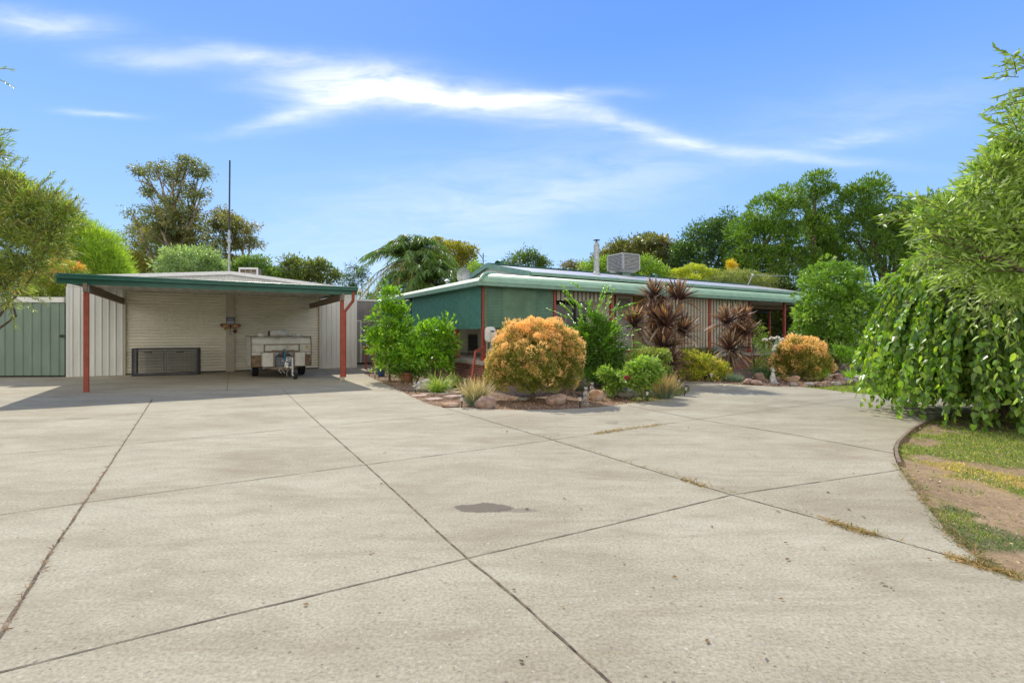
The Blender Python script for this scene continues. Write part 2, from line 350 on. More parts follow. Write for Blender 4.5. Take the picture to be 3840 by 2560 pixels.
def sprays(st,dr,ln,droop,nlf,Ln,W,cols,seed,m=None,parent=None,tm='dia',name='crown',twig=None,loc=None,ang=.9,u0=.1,var=.2,hang=0,tipc=None,merge=None,jit=.35):
    """branches st->dr with leaves along; returns leaf object and (optionally) twig tubes"""
    rs=np.random.RandomState(seed); st=np.array(st,float); dr=nrm(np.array(dr,float)); n=len(st); ln=np.broadcast_to(ln,(n,)).astype(float)
    u=np.tile(np.linspace(u0,1,nlf),n)[:,None]; i=np.repeat(np.arange(n),nlf)
    l=ln[i][:,None]; dz=np.array([0,0,-1.])
    Pn=st[i]+dr[i]*l*u+dz*droop*l*u*u
    T=nrm(dr[i]+dz*2*droop*u)
    S=nrm(np.cross(T,[0,0,1.])+1e-4)*np.tile(np.where(np.arange(nlf)%2,1,-1),n)[:,None]
    A=T+S*ang+rdir(rs,len(u))*jit+np.array([0,0,-hang])
    Nn=np.array([0,0,1.])+rdir(rs,len(u))*(.3+jit*.8)
    cc=palette(rs,len(u),cols,var)
    if tipc is not None: f=np.clip((u-.6)/.4,0,1); cc=cc*(1-f)+np.array(tipc)*f
    o=leaves(name,Pn,A,Nn,Ln*rs.uniform(.7,1.2,len(u)),W,cc,m or MT['leaf'],parent,tm,loc)
    if twig:
        mb=MB()
        for k in range(n):
            pts=[st[k]+dr[k]*ln[k]*v+dz*droop*ln[k]*v*v-(np.array(loc) if loc is not None else 0) for v in (0,.33,.66,1)]
            mb.tube(pts,[twig,twig*.8,twig*.6,twig*.3],4,False)
        mb.build('branch' if merge is None else merge,MT['bark'],parent)
    return o
def blades(name,base,dirs,ln,wd,droop,cols,seed,m,parent,seg=5,loc=None,cols_tip=None,fold=.0,taper=.35):
    """arched strap leaves, one quad strip each"""
    rs=np.random.RandomState(seed); base=np.array(base,float); n=len(base); D=nrm(np.array(dirs,float)); ln=np.broadcast_to(ln,(n,)); dp=np.broadcast_to(droop,(n,))
    u=np.linspace(0,1,seg+1)[None,:,None]; l=ln[:,None,None]
    C=base[:,None,:]+D[:,None,:]*l*u+np.array([0,0,-1.])*dp[:,None,None]*l*u**2
    S=nrm(np.cross(D,[0,0,1.])+rs.normal(size=(n,3))*.25)[:,None,:]
    w=(wd*(np.sin(np.clip(u,0,1)*math.pi*.78+.42)**1.0)*np.where(u>.999,.05,1))*rs.uniform(.8,1.2,(n,1,1))
    V=np.stack([C-S*w/2,C+S*w/2],axis=2)
    if loc is not None: V=V-np.array(loc)
    K=(seg+1)*2
    f=np.array([(2*i,2*i+1,2*i+3,2*i+2) for i in range(seg)]).ravel()
    fl=(np.arange(n)*K)[:,None]+f[None,:]
    c0=palette(rs,n,cols,.2); c=np.repeat(c0[:,None,:],K,axis=1)
    if cols_tip is not None:
        ct=palette(rs,n,cols_tip,.2); uu=np.repeat(np.linspace(0,1,seg+1),2)[None,:,None]; uu=np.clip((uu-.3)/.6,0,1); c=c*(1-uu)+ct[:,None,:]*uu
    return mesh_np(name,V.reshape(-1,3),fl.ravel(),[4]*(n*seg),m,parent,col=np.clip(c.reshape(-1,3),0,1))
def limbs(base,targets,r0,seed,parent,m=None,name='trunk',fork=.35,loc=None,wob=.08):
    rs=np.random.RandomState(seed); mb=MB(); base=np.array(base,float); lo=np.array(loc) if loc is not None else np.zeros(3)
    tg=[np.array(t[:3],float) for t in targets]; cen=np.mean(tg,axis=0); fk=base+(cen-base)*fork; fk[:2]=base[:2]+(cen[:2]-base[:2])*fork*.6
    mb.tube([base-lo-np.array([0,0,.1]),base*.5+fk*.5-lo+rs.normal(size=3)*r0*.3,fk-lo],[r0*1.25,r0,r0*.8],8)
    t_r=min([min(t[3],t[5]) if len(t)>5 else .3 for t in targets])*.8
    for t in tg:
        d=t-fk; ll=np.linalg.norm(d); m1=fk+d*.4+rs.normal(size=3)*ll*wob+np.array([0,0,.08*ll]); 
        mb.tube([fk-lo,m1-lo,t-lo],[r0*.6,r0*.4,r0*.12],6)
        for k in range(3):
            e=t+rs.normal(size=3).clip(-1,1)*min(ll*.1,t_r)-np.array([0,0,min(ll*.1,t_r)*.8]); q=m1+(t-m1)*rs.uniform(.2,.8); mb.tube([q-lo,(q+e)/2-lo+rs.normal(size=3)*.03*ll,e-lo],[r0*.25,r0*.15,r0*.05],4)
    return mb.build(name,m or MT['bark'],parent,smooth=True)
# ================================================================ GROUND
def pip(poly,x,y):
    c=np.zeros(len(x),bool); n=len(poly)
    for i in range(n):
        x1,y1=poly[i];x2,y2=poly[(i+1)%n]
        k=((y1>y)!=(y2>y)); xx=(x2-x1)*(y-y1)/((y2-y1) if y2!=y1 else 1e-9)+x1
        c^=(k&(x<xx))
    return c
bed_front=[G(*p) for p in [(1363,1400),(1395,1416),(1445,1440),(1505,1467),(1560,1494),(1595,1510),(1630,1521),(1672,1527),(1764,1528),(1800,1531),(1900,1536),(1985,1537),(2096,1535),(2170,1531),(2244,1526),(2320,1517),(2392,1509),(2450,1502),(2501,1492),(2545,1484),(2568,1477),(2584,1468),(2588,1460),(2584,1453),(2550,1448),(2554,1430)]]
bed_back=[G(*p) for p in [(2620,1430),(2702,1436),(2791,1443),(2925,1449.6),(3002,1449)]]
lawn_far=[G(*p) for p in [(3078,1458),(3206,1473),(3334,1485),(3436,1491),(3600,1498)]]
kerb=[G(*p) for p in [(3713,1530),(3644,1541),(3590,1548),(3544,1557),(3500,1568),(3455,1584),(3415,1605),(3381,1633),(3360,1655),(3350,1680),(3352,1704),(3362,1735),(3377,1761),(3410,1810),(3455,1867),(3500,1930),(3544,1982),(3600,2030),(3660,2085),(3716,2128.6),(3770,2150),(3840,2173)]]
drive_poly=[(-32,-5),(9,-5),(9,2.1),(4.2,2.75)]+kerb[::-1]+[(12.2,10.5),(12.2,11.9)]+lawn_far[::-1]+bed_back[::-1]+bed_front[::-1]+[(-5.9,21.3),(-4.6,22.0),(-4.0,27),(-32,27)]
def sheet(name,poly,z,m):
    tr=tessellate_polygon([[Vector((x,y,0)) for x,y in poly]])
    f=[]
    for a,b,c in tr:
        A,B,C_=poly[a],poly[b],poly[c]
        if (B[0]-A[0])*(C_[1]-A[1])-(B[1]-A[1])*(C_[0]-A[0])<0: a,c=c,a
        f.append((a,b,c))
    mb=MB(); mb.add([(x,y,z) for x,y in poly],f); return tag(mb.build(name,m),kind='structure')
mb=MB(); mb.prism(drive_poly,-.12,0); tag(mb.build('driveway',MT['concrete']),kind='structure')
# ground sheet out to the horizon
gv=[(-600,-200,-.1),(600,-200,-.1),(600,900,-.1),(-600,900,-.1)]
g=mesh_np('ground',gv,[0,1,2,3],[4],MT['soil'],col=np.array([[.1,.12,.045]]*4)); tag(g,kind='structure')
# lawns
def lawn_density(x,y):
    nz=np.array([noise.fractal(Vector((a*1.3,b*1.3,3.)),1,2,4) for a,b in zip(x,y)])
    n2=np.array([noise.noise(Vector((a*4.,b*4.,7.))) for a,b in zip(x,y)])
    w1=np.array([noise.fractal(Vector((a*2.2,b*2.2,11.)),.8,2,5) for a,b in zip(x,y)]); w2=np.array([noise.fractal(Vector((a*2.2,b*2.2,31.)),.8,2,5) for a,b in zip(x,y)]); x=x+w1*.55; y=y+w2*.55
    ga=lambda cx,cy,rx,ry: np.exp(-(((x-cx)/rx)**2+((y-cy)/ry)**2))
    green=1.3*ga(6.7,6.4,1.5,1.2)+ga(9.5,7,2.2,3)+(y>10.5)*1.0
    dry=1.1*ga(6.0,5.25,1.1,.55)+.7*ga(5.2,6.0,.5,.4)
    weed=1.15*ga(3.55,3.95,.42,.5)+.9*ga(3.95,3.45,.5,.32)
    g=green+nz*1.0+n2*.35; d=dry+nz*.9+n2*.4; w=weed+nz*1.1+n2*.9
    return g,d,w,nz,n2
NX=150; NY=170
xs=np.linspace(2.6,13.5,NX); ys=np.linspace(1.5,20,NY); XX,YY=np.meshgrid(xs,ys); fx,fy=XX.ravel(),YY.ravel()
g_,d_,w_,nz,n2=lawn_density(fx,fy)
soil=np.array([.34,.25,.15]); gr=np.array([.17,.18,.06]); dr_=np.array([.36,.26,.1])
f1=np.clip((g_-.35)/.5,0,1)[:,None]*.85; f2=np.clip((d_-.4)/.3,0,1)[:,None]; f3=np.clip((w_-.55)/.3,0,1)[:,None]*.6
cc=soil*(1+.25*nz[:,None]); cc=cc*(1-f2)+dr_*f2; cc=cc*(1-f3)+np.array([.07,.1,.035])*f3; cc=cc*(1-f1)+gr*f1
zz=-.035+.012*nz+.006*n2; zz=np.minimum(zz,-.012)
idx=np.arange(NX*NY).reshape(NY,NX); q=np.stack([idx[:-1,:-1],idx[:-1,1:],idx[1:,1:],idx[1:,:-1]],-1).reshape(-1,4)
lw=mesh_np('lawn_soil',np.stack([fx,fy,zz],1),q.ravel(),[4]*len(q),MT['soil'],col=cc,smooth=True); tag(lw,kind='structure')
# grass blades
rs=np.random.RandomState(5); n=420000
x=rs.uniform(2.7,11.5,n); y=2.6+(rs.rand(n)**1.3)*15.5
k=~pip(drive_poly,x,y); x,y=x[k],y[k]
bedr=[bed_back[-1]]+[G(*p) for p in [(3085,1449),(3160,1441),(3225,1430),(3270,1418),(3330,1404)]]+[HOU.w(21,0),HOU.w(21,3)]+[HOU.w(9,1)]+[bed_front[-1]]+bed_back[:-1]
k=~pip(bedr,x,y); x,y=x[k],y[k]
g_,d_,w_,nz,n2=lawn_density(x,y); rr=rs.rand(len(x))
isg=(g_>.45+.3*rr); isd=(~isg)&(d_>.5+.5*rr); isw=(~isg)&(~isd)&(w_>.75+.3*rr); iss=(~isg)&(~isd)&(~isw)&(rr<np.clip((n2-.1)*.9,.012,.3))
k=isg|isd|isw|iss; x,y=x[k],y[k]; isg,isd,isw=isg[k],isd[k],isw[k]; n=len(x)
c=palette(rs,n,[(.1,.16,.03),(.17,.22,.05),(.3,.28,.1),(.12,.19,.04)],.3); c=np.where(isd[:,None],palette(rs,n,[(.5,.38,.16),(.4,.3,.12),(.22,.25,.07)],.2),c)
c=np.where(isw[:,None],palette(rs,n,[(.06,.11,.03),(.1,.16,.05)],.25),c)
hh=np.where(isw,.028,.036)*rs.uniform(.6,1.3,n)*np.clip(.75+y/25,.8,1.3)
A=rs.normal(size=(n,3)); A[:,2]=np.abs(A[:,2])+.75
tag(leaves('lawn_grass',np.stack([x,y,np.full(n,-.032)],1),A,rdir(rs,n),hh,.24,c,MT['leaf'],None),kind='stuff')
# garden beds
bedl=bed_front+[HOU.w(9,1),HOU.w(1,1),HOU.w(1,10.6),(-4.6,22.0),(-5.9,21.3)]
sheet('garden_bed',bedl,-.016,MT['gravel']); sheet('mulch_bed',bedr,-.006,MT['bark_mulch'])
def chips(name,poly,n,cols,size,seed,z):
    rs=np.random.RandomState(seed); p=np.array(poly); x=rs.uniform(p[:,0].min(),p[:,0].max(),n); y=rs.uniform(p[:,1].min(),min(p[:,1].max(),17.5),n)
    k=pip(poly,x,y); x,y=x[k],y[k]; n=len(x); A=rs.normal(size=(n,3)); A[:,2]*=.3; Nn=rs.normal(size=(n,3))*.35+np.array([0,0,1.])
    tag(leaves(name,np.stack([x,y,np.full(n,z)+rs.rand(n)*.012],1),A,Nn,size*rs.uniform(.4,1.5,n),.55,palette(rs,n,cols,.3),MT['dry'],None),kind='stuff')
chips('gravel_chips',bedl,42000,[(.42,.29,.19),(.22,.14,.09),(.1,.07,.05),(.5,.4,.3)],.03,8,-.012)
chips('bark_chips',bedr,52000,[(.35,.25,.2),(.18,.1,.07),(.09,.06,.045),(.5,.42,.36)],.05,9,0)
# slab joints
def ribbon(name,pts,w,m,z=.004,jit=.25,seed=0,step=.12):
    rs=np.random.RandomState(seed); p=np.array([G(*q) for q in pts]); out=[]
    for a,b in zip(p[:-1],p[1:]):
        k=max(2,int(np.linalg.norm(b-a)/step)); out+= [a+(b-a)*i/k for i in range(k)]
    out.append(p[-1]); out=np.array(out); d=nrm(np.gradient(out,axis=0)); s=np.stack([-d[:,1],d[:,0]],1)
    wj=w/2*(1+rs.normal(size=len(out))*jit).clip(.35,2); c=out+s*(rs.normal(size=len(out))*w*.12)[:,None]
    A=c+s*wj[:,None]; B=c-s*wj[:,None]; mb=MB(); mb.grid([[(*b,z) for b in B],[(*a,z) for a in A]]); return tag(mb.build(name,m),kind='structure')
J=MT['joint']; S_=MT['sawcut']
AL=[[(571,1497),(461,1667),(318,1884),(196,2063),(0,2382),(-60,2480)],[(1059,1458),(1102,1500),(1208,1598),(1371,1742),(1751,2093),(1920,2229),(2287,2560),(2380,2640)],
    [(1657,1526),(1760,1556),(1920,1604.5),(2071,1649),(2744,1855),(3185,1977),(3716,2128)]]
for i,a in enumerate(AL): ribbon('driveway_joint',a,(.017,.014,.013)[i],J,seed=i)
for i,a in enumerate([[(2353,1520),(2618,1572),(2981,1631),(3353,1700)],[(2900,1495),(3104,1518),(3461,1559)],[(859,1393),(851,1466)],[(1197,1381),(1288,1430)]]): ribbon('driveway_joint',a,.014,S_,seed=10+i)
for i,a in enumerate([[(-60,1938),(0,1930),(318,1884),(1371,1742),(1920,1670),(2071,1649),(2618,1572),(3244,1488.7)],[(-200,2570),(0,2520),(653,2357),(1751,2093)],[(1751,2093),(2263,1973.5),(2744,1855),(3377,1761)]]): ribbon('driveway_joint',a,.009,S_,seed=20+i)
for i,a in enumerate([[(-60,1711),(0,1705),(461,1667),(1208,1598),(1722,1549)],[(-60,1584),(0,1579),(530,1549),(1102,1512),(1500,1480)],[(380,1490),(640,1472),(851,1466),(1288,1444),(1400,1437)]]): ribbon('driveway_joint',a,.009,S_,seed=30+i)
# dry tufts in the joints
def tufts(pts,n,seed,w=.03,cols=((.45,.32,.14),(.3,.2,.09),(.12,.14,.04))):
    rs=np.random.RandomState(seed); p=np.array([G(*q) for q in pts]); i=rs.randint(0,len(p)-1,n); u=rs.rand(n)[:,None]
    b=p[i]*(1-u)+p[i+1]*u+rs.normal(size=(n,2))*w; A=rs.normal(size=(n,3)); A[:,2]=abs(A[:,2])*.35+.1
    return np.concatenate([b,np.full((n,1),.006)],1),A,rs.uniform(.015,.06,n),palette(rs,n,cols,.25)
Z=[tufts([(2230,1628),(2330,1612),(2490,1592)],700,1),tufts([(2560,1797),(2650,1830)],200,2,.02),tufts([(3100,1955),(3200,1985),(3290,2012)],450,3,.03),tufts([(3560,2090),(3700,2128),(3840,2172)],700,4,.03),
   tufts([(2020,1632),(3700,2124)],220,5,.012),tufts([(0,2382),(200,2060),(400,1760),(571,1497)],260,6,.006,((.3,.2,.1),(.2,.12,.07))),tufts([(3362,1735),(3544,1982),(3716,2128)],1300,7,.035,((.1,.14,.04),(.3,.2,.1)))]
rs=np.random.RandomState(3); z=[np.concatenate([a[i] for a in Z]) for i in range(4)]
tag(leaves('dry_weed_tufts',z[0],z[1],rdir(rs,len(z[0])),z[2],.13,z[3],MT['dry'],None),kind='stuff')
# litter
n=3600; x=rs.uniform(-7,6,n); y=2.2+rs.rand(n)**1.4*11; k=pip(drive_poly,x,y)&((rs.rand(n)<.25)|(x>0)); x,y=x[k],y[k]; n=len(x); A=rs.normal(size=(n,3)); A[:,2]=.08
sz=rs.uniform(.005,.013,n)*np.where(rs.rand(n)<.07,3.6,1)
tag(leaves('leaf_litter',np.stack([x,y,np.full(n,.008)],1),A,np.tile([0,0,1.],(n,1))+rs.normal(size=(n,3))*.2,sz,.6,palette(rs,n,[(.06,.045,.03),(.14,.1,.06),(.22,.13,.05)],.3),MT['dry'],None),kind='stuff')
n=6500; x=rs.uniform(2.9,9,n); y=rs.uniform(2.6,9,n); k=~pip(drive_poly,x,y); x,y=x[k],y[k]; n=len(x); A=rs.normal(size=(n,3)); A[:,2]*=.15
tag(leaves('soil_litter',np.stack([x,y,np.full(n,-.008)+rs.rand(n)*.01],1),A,np.tile([0,0,1.],(n,1))+rs.normal(size=(n,3))*.3,rs.uniform(.012,.04,n),.45,palette(rs,n,[(.1,.07,.045),(.3,.2,.1),(.45,.36,.22),(.18,.12,.07)],.3),MT['dry'],None),kind='stuff')
# timber edging
mb=MB(); p=[np.array(q) for q in kerb[:12]]
for a,b in zip(p[:-1],p[1:]): mb.beam((a[0]+.02,a[1]-.02,-.02),(b[0]+.02,b[1]-.02,-.02),.035,.075)
tag(mb.build('timber_edging',MT['timber']),'low curved timber edging board between concrete drive and bare soil','edging')

# ================================================================ GARAGE
gar=thing('garage','white ribbed metal double garage with two cream roller doors','garage',(*GAR.o,0),ANG)
def ribs(x0,x1,pitch,depth,y,rise=.02,top=.03,pan=0):
    pr=[(x0,y)]; x=x0+pitch*.5
    while x+top+rise*2<x1:
        pr+=[(x,y),(x+rise,y-depth),(x+rise+top,y-depth),(x+2*rise+top,y)]; x+=pitch
    pr.append((x1,y)); return pr
def wallsheet(mb,pr,z0,zf):
    mb.grid([[(x,y,z0) for x,y in pr],[(x,y,zf(x) if callable(zf) else zf) for x,y in pr]])
GT=lambda x: 3.93-.094*abs(x-4.98)
mb=MB(); wallsheet(mb,ribs(0,1.62,.2,.028,0),.0,3.16); mb.box(-.03,.05,-.012,.05,0,3.16); mb.build('front_wall',MT['white_sheet'],gar)
mb=MB(); wallsheet(mb,ribs(8.33,9.9,.2,.028,0),.0,3.16); mb.box(9.86,9.94,-.012,.05,0,3.16); mb.build('front_wall',MT['white_sheet'],gar)
mb=MB(); wallsheet(mb,ribs(0,9.9,.2,.028,-.02),3.163,lambda x:GT(x)-.05); mb.build('gable_wall',MT['white_sheet'],gar)
mb=MB(); mb.box(-.02,.02,.06,8,0,3.4); mb.build('side_wall',MT['white_sheet'],gar); mb=MB(); mb.box(9.88,9.92,.06,8,0,3.4); mb.build('side_wall',MT['white_sheet'],gar)
mb=MB()
for sx in (-1,1):
    x1=4.98+sx*5.15; A_=[(4.98,-.12,3.98),(4.98,8.1,3.98)]; B_=[(x1,-.12,3.98-.094*5.15),(x1,8.1,3.98-.094*5.15)]
    mb.grid([A_,B_] if sx<0 else [B_,A_])
mb.build('roof',MT['zinc'],gar)
mb=MB()
for sx in (-1,1): mb.beam((4.98,-.14,3.93),(4.98+sx*5.15,-.14,3.93-.094*5.15),.03,.13)
mb.build('barge_board',MT['white'],gar)
def roller(x0,x1,parent):
    z=np.arange(.03,3.13,.0145); pit=.115
    mb=MB(); mb.grid([[(x0,.06+.011*math.cos(2*math.pi*v/pit)*abs(math.cos(2*math.pi*v/pit))**.3,v),(x1,.06+.011*math.cos(2*math.pi*v/pit)*abs(math.cos(2*math.pi*v/pit))**.3,v)] for v in z])
    d=mb.build('roller_door',MT['door_sheet'],parent)
    mb=MB(); mb.box(x0,x1,.03,.06,.0,.045); mb.build('bottom_rail',MT['dark'],d)
    mb=MB(); mb.box(x0+.1,x1-.1,.012,.03,3.045,3.085); x=x0+.15
    while x<x1-.1: mb.box(x,x+.05,.0,.04,3.03,3.1); x+=.22
    mb.build('latch_strip',MT['cream'],d)
roller(1.63,4.82,gar); roller(5.13,8.32,gar)
mb=MB(); mb.box(4.825,5.125,-.02,.08,0,3.15); mb.build('centre_pillar',MT['cream'],gar,bevel=.006)
for a_ in (1.57,8.32): mb=MB(); mb.box(a_,a_+.06,-.035,.1,0,3.12); mb.build('door_jamb',MT['cream'],gar)
mb=MB(); mb.box(1.63,8.32,.12,.2,0,3.2); mb.build('inner_wall',MT['dgrey'],gar)
mb=MB()
rsb=random.Random(4)
for x0 in (0.05,8.4):
    for zz_ in (.12,1.5):
        for i in range(7): 
            x=x0+.06+i*.2; mb.tube([(x,-.006,zz_),(x,.004,zz_)],.011,6)
# carport
cp=thing('carport','flat green-edged carport roof on red posts in front of the roller doors','carport',(*GAR.o,0),ANG)
X0,X1,Y0=.99,8.43,-6.42; Z0=3.0
mb=MB(); n=int((X1-X0)/.19)
top=[];
pr=[]; x=X0
while x<X1-.1: pr+=[(x,0),(x+.09,0),(x+.1,.025),(x+.13,.025),(x+.14,0)]; x+=.19
pr.append((X1,0))
mb.grid([[(x,Y0+.1,Z0-.03+d) for x,d in pr],[(x,-.04,Z0+.17+d) for x,d in pr]]); mb.build('roof_sheet',MT['underroof'],cp)
mb=MB(); mb.box(X0,X1,Y0,Y0+.1,Z0-.1,Z0+.02); mb.box(X0-.0,X1,Y0-.02,Y0,Z0-.03,Z0+.025); mb.build('gutter',MT['green_trim'],cp,bevel=.012)
mb=MB(); mb.box(X0+.01,X1-.01,Y0+.101,Y0+.14,Z0-.23,Z0-.04); mb.build('fascia',MT['green_trim'],cp)
for x in (X0,X1-.03):
    mb=MB(); mb.beam((x+.015,Y0+.15,Z0-.07),(x+.015,-.06,Z0+.13),.03,.2); mb.build('side_fascia',MT['green_trim'],cp)
for k_ in range(1,4):
    yy=Y0+1.2+k_*1.45; mb=MB(); mb.box(X0+.04,X1-.04,yy,yy+.06,Z0-.11+k_*.045+.02,Z0-.05+k_*.045+.02); mb.build('purlin',MT['underroof'],cp)
for x,nm in ((1.56,0),(7.97,1)):
    mb=MB(); mb.box(x-.055,x+.055,-6.25,-6.14,(.09 if nm else 0),Z0-.42); mb.build('post',MT['red'],cp,bevel=.006)
    mb=MB(); mb.box(x-.04,x+.04,-6.38,-.03,Z0-.41,Z0-.2); mb.build('side_beam',MT['timber'],cp)
    mb=MB(); mb.box(x-.06,x+.06,-6.27,-6.12,Z0-.418,Z0-.2); mb.build('post_bracket',MT['galv'],cp)
mb=MB(); mb.box(7.97-.07,7.97+.07,-6.265,-6.125,0,.11); mb.build('post_footing',MT['slab'],cp)
mb=MB(); mb.tube([(8.3,-6.3,Z0-.1),(8.3,-6.28,Z0-.42),(8.05,-6.2,Z0-.78),(8.05,-6.2,.1)],.05,8); mb.build('downpipe',MT['red'],cp)
# pole and window box
pl=thing('antenna_mast','tall thin grey pole rising behind the garage ridge','mast',(*GAR.w(5.0,3.0),3.98))
mb=MB(); mb.tube([(0,0,0),(0,0,2.2)],.05,8); mb.build('lower_pole',MT['galv'],pl); mb=MB(); mb.tube([(0,0,2.0),(.03,0,5.35)],.035,8); mb.build('upper_pole',MT['cage'],pl); mb=MB(); mb.ball((.0,0,1.7),.11,8,6); mb.build('clamp',MT['galv'],pl)
p_=P(932,1040,23.3); wf=thing('rooftop_cooler','old white framed box with wire grid on the garage roof','cooler',(p_[0],p_[1],4.0),R(8))
mb=MB()
for a in ((-.42,-.36,0,.58),(.36,.42,0,.58)): mb.box(a[0],a[1],-.04,.02,a[2],a[3])
mb.box(-.36,.36,-.04,.02,.5,.58); mb.build('frame',MT['white'],wf)
mb=MB(); mb.box(-.4,.4,.02,.5,-.02,.56); mb.build('casing',MT['timber'],wf)
mb=MB()
for x in (-.12,.12): mb.box(x-.012,x+.012,-.03,-.01,0,.5)
mb.box(-.36,.36,-.028,-.012,.3,.33); mb.build('grille',MT['galv'],wf)
# sign and butterfly on the pillar
x,y=GAR.w(4.975,-.035)
sg=thing('warning_sign','small dark blue warning sign on pillar between roller doors','sign',(x,y,2.05),ANG)
mb=MB(); mb.box(-.15,.15,0,.01,-.13,.13); mb.build('board',mat('navy_sign',(.012,.03,.1),.4),sg)
mb=MB(); mb.box(-.13,.13,-.003,-.0005,-.105,-.06); mb.build('panel',MT['white'],sg)
def text(s,size,loc,parent,m,name='lettering',ext=.002,sx=1):
    c=bpy.data.curves.new(name,'FONT'); c.body=s; c.size=size; c.align_x='CENTER'; c.align_y='CENTER'; c.extrude=ext; c.resolution_u=3
    o=bpy.data.objects.new(name,c); COL.objects.link(o); dg=bpy.context.evaluated_depsgraph_get(); me=bpy.data.meshes.new_from_object(o.evaluated_get(dg)); bpy.data.objects.remove(o)
    me.name=name; me.materials.clear(); me.materials.append(m); o=bpy.data.objects.new(name,me); COL.objects.link(o); o.parent=parent; o.location=loc; o.rotation_euler=(R(90),0,0); o.scale=(sx,1,1); return o
text('WARNING!',.055,(0,-.002,.1),sg,MT['white'])
mb=MB(); 
for z,w in ((.035,.12),(.012,.1),(-.02,.12)): mb.box(-w,w,-.003,-.0004,z-.006,z+.006)
mb.build('small_print',MT['white'],sg)
bf=thing('butterfly_ornament','red and yellow metal butterfly hung under the warning sign','ornament',(*GAR.w(4.975,-.06),1.8),ANG)
wings=[([(0,.03),(.12,.1),(.3,.12),(.38,.06),(.3,-.03),(.15,-.02)],'w1',(.3,.05,.02)),([(0,0),(.14,-.03),(.24,-.06),(.2,-.15),(.1,-.12)],'w2',(.42,.24,.03))]
for sx in (-1,1):
    for poly,nm,c in wings:
        mb=MB(); pp=[(sx*a,b) for a,b in poly]; pp=pp if sx>0 else pp[::-1]
        mb.prism(pp,-.006,.006); mb.v=[(a,b_*1.,c_) for a,b_,c_ in mb.v]; mb.v=[(a,-c_-.02*abs(a)*3,b_) for a,b_,c_ in mb.v]
        w=mb.build('wing',mat('wing_'+nm+str(sx),c,.35,var=.5,scale=14),bf)
        mb=MB(); q=[(sx*(a*.6+.05),b*.6) for a,b in poly]; q=q if sx>0 else q[::-1]
        mb.prism(q,0,.005); mb.v=[(a,-c_-.012-.02*abs(a)*3,b_) for a,b_,c_ in mb.v]; mb.build('wing_panel',mat('wing_panel_'+nm+str(sx),(.5,.3,.04) if nm=='w1' else (.4,.1,.03),.3,var=.3,scale=20),w)
mb=MB(); mb.tube([(0,-.03,.1),(0,-.04,.0),(0,-.03,-.12)],[.018,.025,.01],8); mb.build('body',MT['dark'],bf)
mb=MB(); mb.tube([(0,-.03,-.1),(0,-.02,-.3)],.006,5); mb.tube([(0,-.03,-.2),(-.12,-.02,-.27)],.005,5);mb.tube([(0,-.03,-.2),(.09,-.02,-.17)],.005,5); mb.box(-.04,.04,-.03,-.01,-.33,-.3); mb.build('hanger',MT['rockp'],bf)
mb=MB(); mb.ball((.15,-.05,-.2),.07,8,6,(1,.4,1)); mb.build('flower',mat('dark_red_enamel',(.16,.02,.02),.4,var=.5,scale=20),bf)
# wire crate
cg=thing('wire_crate','dark grey two-door wire mesh crate standing at left roller door','crate',(*GAR.w(2.9,-1.0),0),ANG-R(8))
W_,H_,D_=.98,.98,.55
mb=MB()
for x in (-W_,W_):
    for y in (0,D_): mb.box(x-.025,x+.025,y-.025,y+.025,0,H_)
for z in (.03,H_-.02):
    for y in (0,D_): mb.box(-W_,W_,y-.018,y+.018,z-.02,z+.02)
    for x in (-W_,W_): mb.box(x-.018,x+.018,0,D_,z-.018,z+.018)
mb.build('frame',MT['cage'],cg)
for nm,(a,b) in (('door',(-W_+.04,-.02)),('door',(.02,W_-.04))):
    mb=MB(); y=-.02
    for x in (a,b-.03): mb.box(x,x+.03,y-.012,y+.012,.06,H_-.06)
    for z in (.06,H_-.09): mb.box(a,b,y-.01,y+.01,z,z+.03)
    d=mb.build(nm,mat('worn_steel_frame',(.12,.12,.125),.5,metal=.2,var=.2),cg)
    mb=MB(); x=a+.03
    while x<b: mb.box(x,x+.003,y-.003,y+.003,.08,H_-.07); x+=.045
    z=.1
    while z<H_-.08: mb.box(a,b,y-.005,y-.001,z,z+.003); z+=.045
    mb.build('wire_mesh',MT['cage'],d)
    mb=MB(); mb.box(a+.3,a+.55,y-.02,y-.012,H_-.16,H_-.12); mb.build('label_plate',MT['dark'],d)
mb=MB(); 
for x in (-W_,W_): 
    y=.03
    while y<D_: mb.box(x-.003,x+.003,y,y+.004,.05,H_-.03); y+=.035
x=-W_+.03
while x<W_: mb.box(x,x+.004,D_-.003,D_+.003,.05,H_-.03); x+=.035
z=.05
while z<H_-.05: mb.box(-W_+.03,W_-.03,D_-.006,D_-.003,z,z+.008); z+=.03
mb.build('side_mesh',MT['cage'],cg)
mb=MB(); mb.box(-W_+.03,W_-.03,.03,D_-.03,.015,.04); mb.build('floor_tray',MT['dark'],cg)
mb=MB(); mb.box(-W_-.01,W_+.01,-.01,D_+.01,H_+.002,H_+.012); mb.build('top_panel',MT['cage'],cg)

